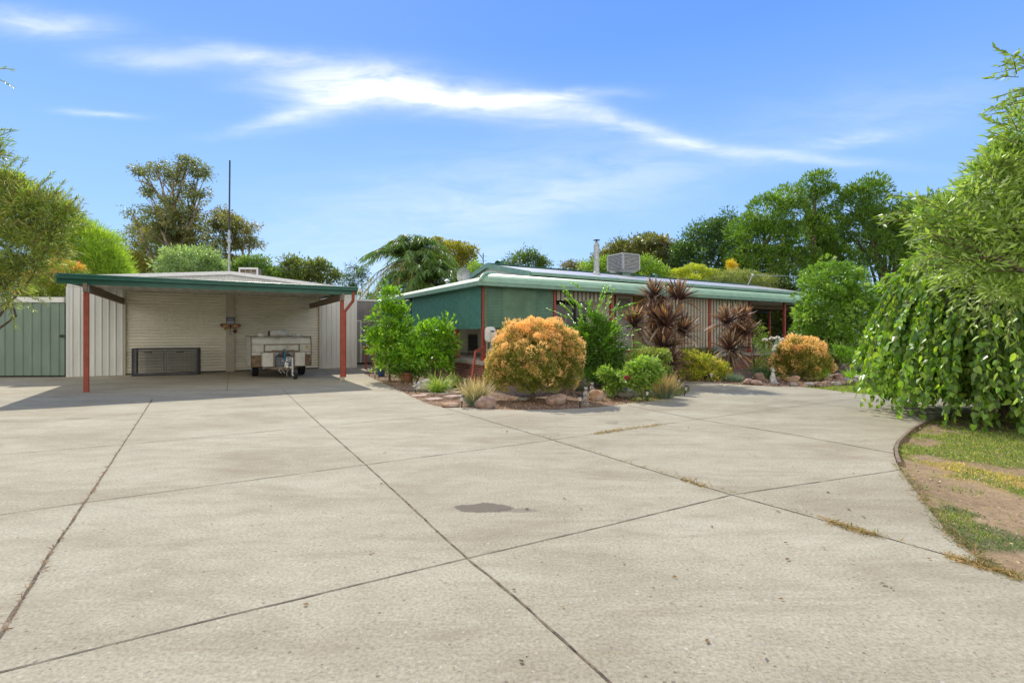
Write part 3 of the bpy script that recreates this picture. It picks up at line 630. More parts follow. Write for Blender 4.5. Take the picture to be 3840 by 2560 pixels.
# ================================================================ TRAILER (local: x right, -y towards us)
tr=thing('camper_trailer','weathered white pop-top camper trailer parked at right roller door','trailer',(-8.5,18.26,0),ANG)
wd=.95; fy_=-1.0; by_=2.3; zb,zt=.38,1.4
mb=MB(); sec=[(fy_,zb),(fy_-.02,zt-.28),(fy_+.03,zt-.08),(fy_+.12,zt-.01),(fy_+.25,zt),(by_,zt),(by_,zb)]
n=len(sec); mb.add([(-wd,y,z) for y,z in sec]+[(wd,y,z) for y,z in sec],[tuple(range(n)),tuple(reversed(range(n,2*n)))]+[(i,i+n,(i+1)%n+n,(i+1)%n) for i in range(n)])
body=mb.build('body',MT['cam_white'],tr)
mb=MB(); mb.box(-wd-.015,wd+.015,fy_+.12,by_+.02,zt,zt+.025); mb.build('roof_seam',MT['timber'],tr)
mb=MB()
for x in (-wd,wd): mb.tube([(x,fy_-.025,zb),(x,fy_-.045,zt-.28),(x,fy_+.0,zt-.06),(x,fy_+.1,zt+.01)],.016,6)
mb.box(-wd+.02,wd-.02,fy_-.036,fy_-.022,1.14,1.155); mb.box(-wd+.02,wd-.02,fy_-.034,fy_-.02,.87,.88)
mb.build('edge_trim',MT['cam_brown'],tr)
for x0,x1 in ((-.93,-.62),(.64,.93)):
    mb=MB(); mb.box(x0,x1,fy_-.03,fy_-.004,zb,.78); mb.build('stone_guard',MT['cam_brown'],tr,bevel=.01)
mb=MB(); mb.box(-.56,.56,fy_-.05,fy_-.02,.9,1.14); w=mb.build('front_hatch',MT['cam_white'],tr,bevel=.02)
mb=MB()
for a in ((-.57,.57,1.12,1.15),(-.57,.57,.89,.92),(-.57,-.53,.92,1.12),(.53,.57,.92,1.12)): mb.box(a[0],a[1],fy_-.062,fy_-.051,a[2],a[3])
mb.build('hatch_seal',MT['cam_brown'],w)
for x0,x1 in ((-.64,-.3),(.36,.68)):
    mb=MB(); mb.box(x0,x1,fy_-.48,fy_-.031,.4,.87); mb.build('tool_box',MT['cam_white'],tr,bevel=.012)
mb=MB()
for x in (-.3,.34):
    mb.box(x-.015,x+.015,fy_-.5,fy_-.47,.4,.95); mb.box(x-.013,x+.013,fy_-.47,fy_-.04,.93,.95)
mb.box(-.315,.355,fy_-.5,fy_-.47,.93,.96); mb.box(-.315,.355,fy_-.5,fy_-.47,.38,.405); mb.build('front_cage',MT['timber'],tr)
mb=MB(); x=-.27
while x<.33: mb.box(x,x+.004,fy_-.49,fy_-.486,.41,.7); x+=.05
z=.44
while z<.7: mb.box(-.29,.33,fy_-.494,fy_-.49,z,z+.004); z+=.05
mb.box(-.3,.34,fy_-.46,fy_-.05,.385,.4); mb.build('cage_mesh',MT['galv'],tr)
for sx in (-1,1):
    mb=MB(); mb.tube([(sx*.77-.1,.0,.33),(sx*.77+.1,0,.33)],.33,28); mb.v=[v for v in mb.v]; ty=mb.build('tyre',MT['rubber'],tr,bevel=.03)
    mb=MB(); mb.tube([(sx*.88,0,.33),(sx*.885,0,.33)],.19,20); mb.build('rim',MT['galv'],ty)
mb=MB(); mb.box(-.7,.7,-.03,.03,.3,.36); mb.box(-.66,-.6,-.96,1.9,.3,.377); mb.box(.6,.66,-.96,1.9,.3,.377); mb.build('chassis',MT['cage'],tr)
mb=MB(); 
for sx in (-1,1): mb.beam((sx*.5,fy_-.1,.34),(sx*.05,-2.15,.36),.06,.07)
mb.box(-.05,.05,-2.3,-2.05,.33,.4); mb.build('drawbar',MT['timber'],tr)
mb=MB(); mb.tube([(0,-2.1,.4),(0,-2.2,.46),(0,-2.38,.45)],[.05,.055,.045],8); mb.tube([(0,-2.1,.44),(0,-2.05,.58),(.06,-2.08,.66),(.14,-2.1,.7)],.015,6); mb.lathe((0,-2.3,.5),[(.06,0),(.07,.03),(.05,.06)],10)
mb.tube([(.02,-2.12,.62),(.12,-2.12,.62),(.14,-2.12,.74),(.03,-2.12,.74),(.02,-2.12,.62)],.013,6); mb.build('coupling',MT['plast'],tr)
mb=MB()
for k_ in range(5): mb.tube([(-.12+.02*k_,-2.05,.36-.03*k_),(-.1+.02*k_,-2.06,.3-.02*k_)],.014,6)
mb.tube([(-.15,-2.0,.4),(-.2,-2.02,.3),(-.12,-2.05,.22)],.01,6);mb.tube([(.08,-2.05,.35),(.02,-2.1,.2),(.04,-2.1,.12)],.01,6); mb.build('safety_chain',MT['galv'],tr)
jw=MB(); jw.tube([(.22,-1.95,.72),(.22,-1.95,.2)],.028,8); jw.box(.1,.22,-1.98,-1.92,.36,.42); jw.tube([(.22,-1.95,.2),(.2,-2.02,.17),(.24,-2.06,.11)],.025,6); jj=jw.build('jockey_wheel',MT['plast'],tr)
mb=MB(); mb.tube([(.26,-2.08,.105),(.32,-2.05,.105)],.105,18); mb.build('wheel',MT['rubber'],jj,bevel=.015)
mb=MB(); mb.ball((.0,.1,zt+.12),.35,16,8,(.98,.9,.42),.6); mb.build('roof_hatch',MT['plast'],tr,smooth=True)
mb=MB(); mb.box(-.34,-.26,-.12,.2,zt+.04,zt+.2); mb.build('hatch_seal',MT['dark'],tr)
for x,y in ((-.62,-.6),(.6,-.6),(.5,-.1)):
    mb=MB(); mb.lathe((x,y,zt+.026),[(.12,0),(.12,.02),(.1,.025),(.1,.07),(.085,.085)],16); mb.build('roof_vent',MT['plast'],tr,smooth=False)
for x,z,r in ((-.87,.71,.035),(.87,.71,.035)):
    mb=MB(); mb.tube([(x,fy_-.035,z),(x,fy_-.06,z)],r,12); mb.build('marker_lamp',mat('lamp_brown',(.12,.06,.03),.3),tr)
mb=MB(); mb.box(.77,.87,fy_-.06,fy_-.022,.98,1.1); mb.build('power_inlet',mat('aged_yellow_plastic',(.42,.36,.18),.5),tr,bevel=.01)
for x in (-.9,.86):
    mb=MB(); mb.box(x-.04,x+.04,fy_-.045,fy_-.022,.8,.84); mb.build('reflector',MT['plast'],tr)
mb=MB(); mb.tube([(-.96,-.93,.98),(-1.04,-.95,.98)],.008,5); mb.ball((-1.05,-.95,.94),.03,6,5);mb.ball((-1.04,-.95,1.02),.025,6,5); mb.build('side_latch',MT['galv'],tr)
Tg=lambda x,y: (-8.5+x*BX-y*BY, 18.26+x*BY+y*BX)
gx=Tg(.03,fy_-.25)
ge=thing('generator','grey blue portable generator inside the trailer front cage','generator',(*gx,.402),ANG)
mb=MB(); mb.box(-.24,.24,-.17,.17,0,.37); mb.build('casing',MT['gen'],ge,bevel=.04)
mb=MB(); mb.box(-.2,.2,-.185,-.15,.3,.4); mb.tube([(-.18,-.1,.37),(-.15,-.1,.43),(.15,-.1,.43),(.2,-.1,.36)],.022,6); mb.build('carry_handle',MT['dark'],ge)
mb=MB()
for k_ in range(6): mb.box(-.2,-.09,-.176,-.1705,.1+k_*.03,.112+k_*.03)
mb.build('vent_slots',MT['dark'],ge); mb=MB(); mb.tube([(.12,-.18,.22),(.12,-.171,.22)],.03,12); mb.build('starter_knob',MT['dark'],ge)
mb=MB(); mb.prism([(-.1,.19),(-.02,.155),(.06,.19),(-.02,.225)],0,.004); mb.v=[(a,-.1705-c_,b_) for a,b_,c_ in mb.v]; mb.build('diamond_badge',MT['white'],ge)
mb=MB(); mb.box(-.09,.05,-.1748,-.1705,.125,.15); mb.prism([(-.07,.19),(-.02,.17),(.03,.19),(-.02,.21)],0,.003); mb.v=[(a,-.176-c_,b_) if i>7 else (a,b_,c_) for i,(a,b_,c_) in enumerate(mb.v)]; mb.build('red_badge',mat('badge_red',(.5,.05,.04),.4),ge)
st=MB(); fyw=fy_-.5
st.beam((.02,fyw-.012,.97),(.05,fyw-.02,.52),.045,.008,up=(0,1,0)); st.beam((.02,fyw+.01,.985),(.02,fy_-.2,.83),.045,.008); st.box(-.02,.06,fyw-.03,fyw+.0,.965,.99)
so=st.build('tie_strap',MT['blue'],None); so.location=(-8.5,18.26,0); so.rotation_euler=(0,0,ANG); tag(so,'blue tie strap over the cage holding the generator','strap')

# ================================================================ SIDE FENCES
fg=thing('side_gate','green ribbed metal gate wall with white capping left of garage','gate',(-15.57,17.48,0),math.pi+R(3))
mb=MB(); pr=ribs(.03,7.5,.3,.03,0,.025,.06); pr=[(x,-y) for x,y in pr]; wallsheet(mb,pr,.06,2.6); mb.build('panel',MT['green_gate'],fg)
mb=MB(); mb.box(.02,7.5,-.03,.05,2.6,2.78); mb.build('capping',MT['white_sheet'],fg)
mb=MB(); mb.box(.05,.16,.032,.05,1.38,1.48); mb.build('latch',MT['dark'],fg)
mb=MB(); mb.box(.0,7.5,-.04,-.02,.0,2.55); mb.build('backing',MT['dgrey'],fg)
fw=thing('corrugated_wall','tall grey corrugated wall with white framed door, right of garage','wall',(-8.6,24.1,0),R(26))
mb=MB(); xs_=np.arange(0,4.6,.019); wallsheet(mb,[(x,.012*math.sin(2*math.pi*x/.076)) for x in xs_],.1,3.12); mb.build('sheet',MT['greyblue'],fw)
mb=MB(); mb.box(0,4.6,-.04,.05,3.12,3.2); mb.build('capping',MT['white_sheet'],fw)
mb=MB(); mb.box(0,4.6,.02,.06,0,.12); mb.build('plinth',MT['cage'],fw)
mb=MB(); 
for a,b,c,d in ((.45,.52,.1,2.1),(1.25,1.33,.1,2.1),(.45,1.33,2.1,2.18)): mb.box(a,b,-.05,-.015,c,d)
dd=mb.build('door_frame',MT['white'],fw)
mb=MB(); mb.box(.52,1.25,-.03,-.016,.1,2.1); dl=mb.build('door',MT['greyblue'],fw); mb=MB(); mb.box(1.17,1.23,-.06,-.031,1.05,1.15); mb.build('handle',MT['galv'],dl)
# ================================================================ HOUSE (local x=t along front, y=s going back)
ho=thing('house','low cream house with green bullnose verandah, lattice screens and brick base','house',(*HOU.o,0),ANG)
SZ=.69; LF=11.0; FR_=18.9; WS=1.2; WT=2.6; WTOP=3.35
mb=MB(); mb.box(.06,FR_-.06,.06,WS,-.05,SZ-.13); mb.box(.06,WT,WS,LF-.06,-.05,SZ-.13); mb.build('brick_base',MT['brick'],ho)
mb=MB(); mb.prism([(0,0),(FR_,0),(FR_,4.5),(13.5,4.5),(13.5,WS+.1),(WT+.1,WS+.1),(WT+.1,LF),(0,LF)],SZ-.13,SZ); mb.build('verandah_slab',MT['slab'],ho,bevel=.012)
mb=MB(); 
for t in (1.1,6.5,12.0): mb=MB(); mb.box(t,t+.23,.045,.06,.38,.455); mb.build('air_brick',MT['cage'],ho)
mb=MB(); mb.box(.045,.06,1.0,1.23,.4,.475); mb.build('air_brick',MT['cage'],ho)
# walls with lapped boards
def lap(mb,p,q,z0,z1,nx,ny,h=.2):
    rows=[];z=z0
    while z<z1-1e-6:
        z2=min(z+h,z1); rows.append([(p[0]-nx*.022,p[1]-ny*.022,z) ,(q[0]-nx*.022,q[1]-ny*.022,z)]); rows.append([(p[0]-nx*.004,p[1]-ny*.004,z2),(q[0]-nx*.004,q[1]-ny*.004,z2)]); z=z2
    mb.grid(rows)
mb=MB(); lap(mb,(WT,WS),(13.5,WS),SZ+.1,WTOP,0,1,.26); mb.build('front_wall',MT['board'],ho)
mb=MB(); lap(mb,(WT,LF),(WT,WS),SZ+.1,WTOP,1,0,.26); mb.build('side_wall',MT['board'],ho)
mb=MB(); mb.box(WT+.01,13.49,WS+.01,7.0,SZ,WTOP); mb.build('inner_block',MT['dgrey'],ho)
mb=MB(); mb.box(WT-.03,13.53,WS-.03,WS+.005,SZ,SZ+.1); mb.box(WT-.03,WT+.005,WS-.03,LF,SZ,SZ+.1); mb.build('skirting',MT['board'],ho)
for a_,b_ in ((13.0,13.52),(7.35,7.9)): mb=MB(); mb.box(a_,b_,WS-.034,WS-.002,SZ,WTOP); mb.build('wall_panel',MT['olive'],ho)
mb=MB(); mb.box(4.0,4.03,WS-.04,WS-.022,SZ+.1,3.0); mb.build('cover_strip',MT['cream'],ho)
# windows behind the blinds
for a,b in ((2.95,5.0),(8.1,10.3),(10.7,13.0)):
    mb=MB(); 
    for x in (a,(a+b)/2-.02,b-.05): mb.box(x,x+.05,WS-.06,WS-.03,1.45,2.85)
    mb.box(a,b,WS-.062,WS-.03,1.4,1.45); mb.box(a,b,WS-.062,WS-.03,2.85,2.9); w=mb.build('window',MT['cream'],ho)
    mb=MB(); mb.box(a+.02,b-.02,WS-.05,WS-.025,1.45,2.85); mb.build('pane',MT['glass'],w)
# security door
mb=MB(); dx0,dx1=6.4,7.27; dz0,dz1=.86,2.98; yy=WS-.08
mb.box(dx0-.05,dx0,yy+.0,yy+.07,dz0-.05,dz1+.05); mb.box(dx1,dx1+.05,yy,yy+.07,dz0-.05,dz1+.05); mb.box(dx0-.05,dx1+.05,yy+.002,yy+.07,dz1+.0,dz1+.05); mb.box(dx0-.05,dx1+.05,yy-.03,yy+.07,dz0-.07,dz0-.0)
fr=mb.build('door_frame',MT['red'],ho)
mb=MB()
for a in ((dx0,dx0+.09,dz0,dz1),(dx1-.09,dx1,dz0,dz1),(dx0+.09,dx1-.09,dz1-.09,dz1),(dx0+.09,dx1-.09,dz0,dz0+.12)): mb.box(a[0],a[1],yy+.01,yy+.04,a[2],a[3])
sd=mb.build('security_door',MT['white'],ho)
mb=MB(); 
def diamonds(mb,x0,x1,z0,z1,pitch,w,dep,y,plane='x'):
    for sg_ in (1,-1):
        c=x0-(z1-z0)-2*pitch if sg_>0 else x0
        k=0
        cmax=x1+(z1-z0)
        c=x0-(z1-z0)
        while c<cmax:
            # line x = c + sg*(z-z0)(sg>0) or x = c+(z1-z0) - (z-z0)
            pts=[]
            f=(lambda z:c+(z-z0)) if sg_>0 else (lambda z:c+(z1-z0)-(z-z0))
            za,zb_=z0,z1
            if sg_>0: za=max(z0,z0+x0-c); zb_=min(z1,z0+x1-c)
            else: za=max(z0,z0+(c+(z1-z0))-x1); zb_=min(z1,z0+(c+(z1-z0))-x0)
            if zb_-za>.02:
                a=(f(za),za); b=(f(zb_),zb_); yo=y+(0 if sg_>0 else dep+.001)
                dxy=w/2**.5/2
                if sg_>0: off=(dxy,-dxy)
                else: off=(dxy,dxy)
                V=[]
                for q in (yo,yo+dep):
                    for (px_,pz_) in (a,b):
                        for s2 in (-1,1):
                            vx=px_+s2*off[0]; vz=pz_+s2*off[1]
                            V.append((vx,q,vz) if plane=='x' else (q,vx,vz))
                mb.add(V,[(0,1,3,2),(4,6,7,5),(0,2,6,4),(1,5,7,3),(0,4,5,1),(2,3,7,6)])
            c+=pitch
diamonds(mb,dx0+.09,dx1-.09,dz0+.12,dz1-.09,.075,.012,.004,yy+.02); mb.build('diamond_grille',MT['white'],sd)
mb=MB(); mb.box(dx0+.05,dx1-.05,yy+.042,yy+.06,dz0,dz1); mb.build('dark_panel',MT['dgrey'],sd)
mb=MB(); mb.box(dx1-.08,dx1-.03,yy-.03,yy+.009,1.8,1.92); mb.build('handle',MT['galv'],sd)
# lattice screens
lat=[]
mb=MB(); diamonds(mb,.08,2.62,1.69,2.98,.088,.03,.006,.0); ls=mb.build('lattice_screen',MT['sage_lat'],ho)
mb=MB(); diamonds(mb,.08,6.2,1.66,2.98,.088,.03,.006,-.0,'y'); mb.build('lattice_screen',MT['teal_lat'],ho)
mb=MB(); diamonds(mb,6.4,10.85,1.95,2.98,.088,.03,.006,-.0,'y'); mb.build('lattice_screen',MT['teal_lat'],ho)
mb=MB(); mb.box(.2,.75,.03,.034,1.7,2.95); mb.build('shade_cloth',MT['tealcloth'],ho)
mb=MB(); mb.box(.755,1.95,.03,.034,1.7,2.95); mb.build('shade_cloth',MT['cloth'],ho)
mb=MB(); mb.box(2.0,2.6,.3,.304,1.7,2.95); mb.build('shade_cloth',MT['tealcloth'],ho)
mb=MB(); mb.box(.03,.034,1.9,10.8,1.97,2.95); mb.build('shade_cloth',MT['tealcloth'],ho)
mb=MB(); mb.box(.03,.034,.1,.9,1.7,2.95); mb.build('shade_cloth',MT['tealcloth'],ho)
# posts with turned bases
def post(t,s):
    mb=MB(); mb.box(t-.05,t+.05,s-.05,s+.05,SZ+.16,2.94); p=mb.build('post',MT['red'],ho,bevel=.008)
    mb=MB(); mb.box(t-.085,t+.085,s-.085,s+.085,SZ,SZ+.05); mb.box(t-.07,t+.07,s-.07,s+.07,SZ+.05,SZ+.13); mb.box(t-.06,t+.06,s-.06,s+.06,SZ+.13,SZ+.165); mb.build('post_base',MT['red'],p,bevel=.01)
for t,s in ((.09,.09),(2.72,.09),(5.2,.09),(7.87,.09),(10.5,.09),(13.17,.09),(15.8,.09),(18.5,.09),(.09,2.0),(.09,6.3),(.09,10.9),(18.4,2.44)): post(t,s)
mb=MB(); mb.box(.14,18.4,.06,.12,2.94,3.0); mb.box(.06,.12,.14,10.9,2.94,3.0); mb.box(13.5,18.45,1.3,1.37,2.72,2.9); mb.box(18.36,18.44,.14,4,2.72,2.9); mb.build('verandah_beam',MT['timber'],ho)
mb=MB(); mb.box(13.55,18.3,2.4,2.47,2.6,2.9); mb.build('rear_beam',MT['dark'],ho)
mb=MB(); mb.box(0.05,FR_,.13,WS-.05,3.01,3.025); mb.box(0.05,WT-.05,WS-.05,LF,3.01,3.025); mb.box(13.6,FR_,WS-.05,4.5,3.01,3.025); mb.build('verandah_ceiling',MT['underroof'],ho)
# bullnose verandah roof
prof=[(-.12,3.06),(-.08,3.13),(.0,3.21),(.12,3.285),(.3,3.35),(.55,3.40),(.85,3.435),(1.18,3.46)]
def wv(x,pit=.076,a=.009): return a*math.sin(2*math.pi*x/pit)
ts=np.arange(-.12,FR_+.2,.019)
mb=MB(); rows=[]
for s,z in prof: rows.append([(max(t,s),s,z+wv(t)) for t in ts])
mb.grid(rows); mb.build('front_verandah_roof',MT['pale_green'],ho)
ss=np.arange(-.12,LF+.1,.03); prof2=[(a,b-(.06 if i else 0)*min(1,i/3)) for i,(a,b) in enumerate(prof)]+[(2.5,3.5)]
mb=MB(); rows=[]
for t,z in reversed(prof2): rows.append([(t,max(s,t),z+wv(s)*.6) for s in ss])
mb.grid(rows); mb.build('side_verandah_roof',MT['pale_side'],ho)
mb=MB(); mb.tube([(s-.0,s+.0,z+.02) for s,z in prof],.05,8); mb.build('hip_flashing',MT['pale_green'],ho,smooth=True)
# gutters
def gutter(a,b,w,h,z,m,nm,par=ho):
    mb=MB(); a=np.array(a,float);b=np.array(b,float); mb.beam((*a,z),(*b,z),w,h); o=mb.build(nm,m,par,bevel=.014); return o
gutter((-.26,-.19),(FR_+.2,-.19),.13,.12,2.99,MT['pale_trim'],'front_gutter'); gutter((-.19,-.125),(-.19,LF+.1),.13,.12,2.99,MT['pale_trim'],'side_gutter')
mb=MB(); mb.box(-.262,FR_+.2,-.262,-.256,3.035,3.06); mb.box(-.262,-.256,-.25,LF+.1,3.035,3.06); mb.build('gutter_lip',MT['pale_trim'],ho)
# main roof
RT0,RT1,ES,RS,EZ,RZ=2.35,19.9,1.02,4.1,3.6,4.25
ts=np.arange(RT0,RT1,.038)
mb=MB(); mb.grid([[(t,ES-.08,EZ+wv(t)*.8) for t in ts],[(t,RS,RZ+wv(t)*.8) for t in ts]]); mb.grid([[(t,RS,RZ+wv(t)) for t in ts],[(t,7.2,EZ+wv(t)) for t in ts]]); mb.build('main_roof',MT['zinc'],ho)
mb=MB(); mb.beam((RT0-.02,RS,RZ+.025),(RT1,RS,RZ+.025),.28,.035); mb.build('ridge_cap',MT['green_trim'],ho)
mb=MB(); mb.beam((RT0,ES-.14,EZ-.05),(RT1,ES-.14,EZ-.05),.13,.11); mb.build('roof_gutter',MT['pale_trim'],ho)
mb=MB(); mb.box(RT0+.1,RT1-.05,ES-.05,ES-.03,3.35,EZ-.02); mb.build('roof_fascia',MT['green_trim'],ho)
mb=MB(); mb.beam((RT0-.03,ES-.1,EZ-.05),(RT0-.03,RS,RZ-.05),.04,.17); mb.beam((RT0-.03,7.2,EZ-.05),(RT0-.03,RS,RZ-.05),.04,.17); mb.build('barge_board',MT['pale_trim'],ho)
mb=MB(); mb.add([(RT0+.12,ES,EZ-.1),(RT0+.12,7.1,EZ-.1),(RT0+.12,RS,RZ-.08),(RT0+.12,ES,3.4),(RT0+.12,7.1,3.4)],[(0,2,1),(0,1,4,3)]); mb.build('gable_wall',MT['white_sheet'],ho)
mb=MB(); mb.box(RT1-.3,RT1-.2,ES+.1,7.0,3.2,EZ+.0); mb.build('end_wall',MT['board'],ho)
# flue with cowl
def top_at(t,s): 
    return RZ-abs(s-RS)*(RZ-EZ)/(RS-ES)
def onroof(px,s):
    r=(px-1920)/F; o=HOU.o; t=(r*(o[1]+s*BX)-(o[0]-s*BY))/(BX-r*BY); return t
ft=onroof(2237,2.9)
mb=MB(); z0=top_at(ft,2.9); mb.lathe((ft,2.9,z0-.02),[(.17,0),(.15,.1),(.12,.14),(.12,1.22),(.13,1.24),(.07,1.38),(.05,1.39)],14); ch=mb.build('chimney_flue',MT['galv'],ho)
mb=MB(); mb.lathe((ft,2.9,z0+1.44),[(.03,-.06),(.03,0),(.15,.0),(.14,.02),(.03,.045)],14); mb.build('cowl',MT['cage'],ch)
# evaporative cooler
et=onroof(2338,4.1); x,y=HOU.w(et,4.1)
ec=thing('evaporative_cooler','large louvred grey evaporative cooler on the house roof ridge','cooler',(x,y,4.12),ANG)
mb=MB(); mb.box(-.22,.22,-.22,.22,0,.26); mb.build('base_duct',MT['pale_trim'],ec)
h=.5; cw=mat('cooler_plastic',(.36,.37,.37),.5,var=.07)
mb=MB(); z0=.22
V=[(-h*.72,-h*.72,z0),(h*.72,-h*.72,z0),(h*.72,h*.72,z0),(-h*.72,h*.72,z0),(-h,-h,z0+.14),(h,-h,z0+.14),(h,h,z0+.14),(-h,h,z0+.14)]
mb.add(V,[(3,2,1,0),(0,1,5,4),(1,2,6,5),(2,3,7,6),(3,0,4,7),(4,5,6,7)]); mb.build('base_pan',cw,ec)
mb=MB(); mb.box(-h*.93,h*.93,-h*.93,h*.93,z0+.14,z0+.78); mb.build('core',MT['dgrey'],ec)
mb=MB()
for k_ in range(10):
    z=z0+.17+k_*.062
    for a,b,c,d in ((-h+.05,h-.05,-h,-h+.05),(-h+.05,h-.05,h-.05,h),(-h,-h+.05,-h+.05,h-.05),(h-.05,h,-h+.05,h-.05)): mb.box(a,b,c,d,z,z+.034)
mb.build('louvre_panel',cw,ec)
mb=MB()
for sx in (-1,1):
    for sy in (-1,1): mb=MB(); mb.box(sx*h-.04,sx*h+.04,sy*h-.04,sy*h+.04,z0+.13,z0+.8); mb.build('corner_post',cw,ec)
mb=MB(); mb.box(-h-.03,h+.03,-h-.03,h+.03,z0+.79,z0+.86); mb.build('lid',cw,ec,bevel=.025)
o=text('Coolair',.1,(0.02,-h-.004,z0+.47),ec,MT['dgrey']); 
o2=text('Coolair',.11,(-h-.004,0,z0+.47),ec,MT['dgrey']); o2.rotation_euler=(R(90),0,R(-90))
for q_ in ((-.2,.2,-h-.001,-h+.03),(-h-.001,-h+.03,-.2,.2)): mb=MB(); mb.box(*q_,z0+.43,z0+.51); mb.build('name_plate',cw,ec)
# turbine vents
def turbine(x,y,z,r,label):
    t=thing('turbine_vent',label,'roof vent',(x,y,z),.4,'turbine vents on the roof ridge')
    mb=MB(); mb.lathe((0,0,0),[(r*.75,0),(r*.75,r*.35)],16); mb.build('throat',MT['vent_green'],t)
    mb=MB()
    for k_ in range(20):
        a0=2*math.pi*k_/20; rows=[]
        for j in range(9):
            ph=-1.15+2.3*j/8; rr=r*math.cos(ph)**.7; zz_=r*.95+r*.62*math.sin(ph)/math.sin(1.15); a=a0+.35*math.sin(ph)
            rows.append([(rr*.82*math.cos(a),rr*.82*math.sin(a),zz_),(rr*math.cos(a+.22),rr*math.sin(a+.22),zz_)])
        mb.grid(rows)
    mb.build('vane',MT['vent_green'],t)
    mb=MB(); mb.lathe((0,0,r*1.55),[(r*.5,0),(r*.3,r*.06),(.01,r*.09)],16); mb.build('cap',MT['vent_green'],t)
    mb=MB(); mb.tube([(0,0,.02),(0,0,r*1.54)],r*.5,12); mb.build('core',MT['dgrey'],t)
for px,lb in ((1873,'green spinning roof vent on the left end of the ridge'),(2452,'green spinning roof vent to the right of the cooler')):
    t_=onroof(px,4.5); x,y=HOU.w(t_,4.5); turbine(x,y,4.19,.2,lb)
# tv antenna
p_=P(1812,1010,20.6); an=thing('tv_antenna','spiky television antenna on bent mast at left gable end','antenna',(p_[0],p_[1],4.0),R(25))
mb=MB(); mb.tube([(.12,0,-.1),(.02,0,.12),(0,0,.3),(0,0,.82)],.018,6); mb.build('mast',MT['cage'],an)
mb=MB()
for z in (.28,.36,.5,.7): mb.tube([(-.16,0,z),(.16,0,z)],.006,4)
mb.tube([(0,0,.56),(-.32,-.1,.9)],.014,5)
for k_ in range(10):
    u=k_/9; c=(-.32*u,-.1*u,.56+.34*u); mb.tube([(c[0]-.03,c[1]-.1,c[2]-.02),(c[0]+.03,c[1]+.1,c[2]+.03)],.005,4)
mb.build('element',MT['cage'],an)
# satellite dish
p_=P(1737,1038,20.2); sdh=thing('satellite_dish','grey satellite dish on the left verandah roof','dish',(p_[0],p_[1],3.5),R(-25))
mb=MB(); rows=[]
for i in range(7):
    r=.31*i/6; rows.append([(r*math.cos(2*math.pi*k/24),.35*r*r*2.2*-1+.08,.36+r*1.05*math.sin(2*math.pi*k/24)) for k in range(25)])
mb.grid(rows); mb.grid([[(a,b+.02,c) for a,b,c in r] for r in reversed(rows)]); mb.build('reflector',MT['galv'],sdh,smooth=True)
mb=MB(); mb.tube([(0,.12,0),(0,.1,.36)],.025,8); mb.tube([(0,.05,.08),(.1,-.35,.2)],.012,6); mb.build('arm',MT['galv'],sdh); mb=MB(); mb.ball((.1,-.36,.22),.04,8,6); mb.build('receiver',MT['plast'],sdh)
p_=P(1677,1057,20.6); mv=thing('mushroom_vent','small white cone-capped vent pipe on left verandah roof','roof vent',(p_[0],p_[1],3.42))
mb=MB(); mb.lathe((0,0,0),[(.07,0),(.07,.27)],12); mb.build('pipe',MT['galv'],mv); mb=MB(); mb.lathe((0,0,.25),[(.13,0),(.13,.01),(.03,.085),(.01,.09)],14); mb.build('cap',MT['white'],mv)
p_=P(1372,1090,24.9)
sp=thing('vent_pipe','short white angled pipe beyond the garage corner','pipe',(p_[0],p_[1],3.2)); mb=MB(); mb.tube([(-.28,0,-.25),(-.28,0,-.05),(.1,0,.42)],.05,8); mb.build('pipe',MT['white'],sp)
mb=MB(); mb.box(-.36,-.2,-.07,.07,-.4,-.2); mb.build('bracket',MT['white'],sp)
# power line bracket and wire
t_=onroof(2800,3.0); bx,by=HOU.w(t_,3.0); bz=top_at(t_,3.)
br=thing('service_bracket','thin slanting pole carrying a cable off the right roof end','pole',(bx,by,bz-.05))
q=P(2822,1032,by-.2); mb=MB(); mb.tube([(0,0,0),(q[0]-bx,q[1]-by,q[2]-bz+.05)],.03,8); mb.build('pole',MT['galv'],br); mb=MB(); mb.ball((q[0]-bx,q[1]-by,q[2]-bz+.07),.06,8,6); mb.build('insulator',MT['plast'],br)
e=P(4300,1020,48); mb=MB(); pts=[]
for k_ in range(13):
    u=k_/12; pts.append(q+(e-q)*u-np.array([0,0,1.2*u*(1-u)])-np.array([bx,by,bz-.05])*0)
w=[tuple(p-np.array([q[0],q[1],q[2]])) for p in pts]; mb.tube(w,.014,5); wr=mb.build('power_cable',MT['galv'],None,loc=tuple(q)); tag(wr,'thin cable running from roof bracket across the trees to the right','cable')
# striped blinds
def blind(t0,t1,z0,z1,label):
    x,y=HOU.w(t0,.085); o=bpy.data.objects.new('striped_blind',None); COL.objects.link(o); o.location=(x,y,z1); o.rotation_euler=(0,0,ANG); tag(o,label,'blind','striped canvas blinds on the verandah')
    w=t1-t0; mb=MB(); xs_=np.linspace(0,w,24); zs=np.linspace(0,z1-z0,10)
    mb.grid([[(x_,.012*math.sin(x_*5+zz_*1.3)*(zz_/(z1-z0)),-zz_+(.008*math.sin(x_*35) if zz_==zs[-1] else 0)) for x_ in xs_] for zz_ in zs[::-1]]); mb.build('canvas',MT['stripe'],o)
    mb=MB(); mb.tube([(0,0,.02),(w,0,.02)],.025,8); mb.build('roller',MT['cream'],o)
blind(2.78,5.14,2.62,2.95,'short rolled-up striped blind right of the lattice')
blind(7.94,10.43,.96,2.95,'striped blind lowered behind the tallest purple cordyline, left of pair')
blind(10.57,13.1,.96,2.95,'striped blind lowered nearest the right end, behind the smaller cordyline')
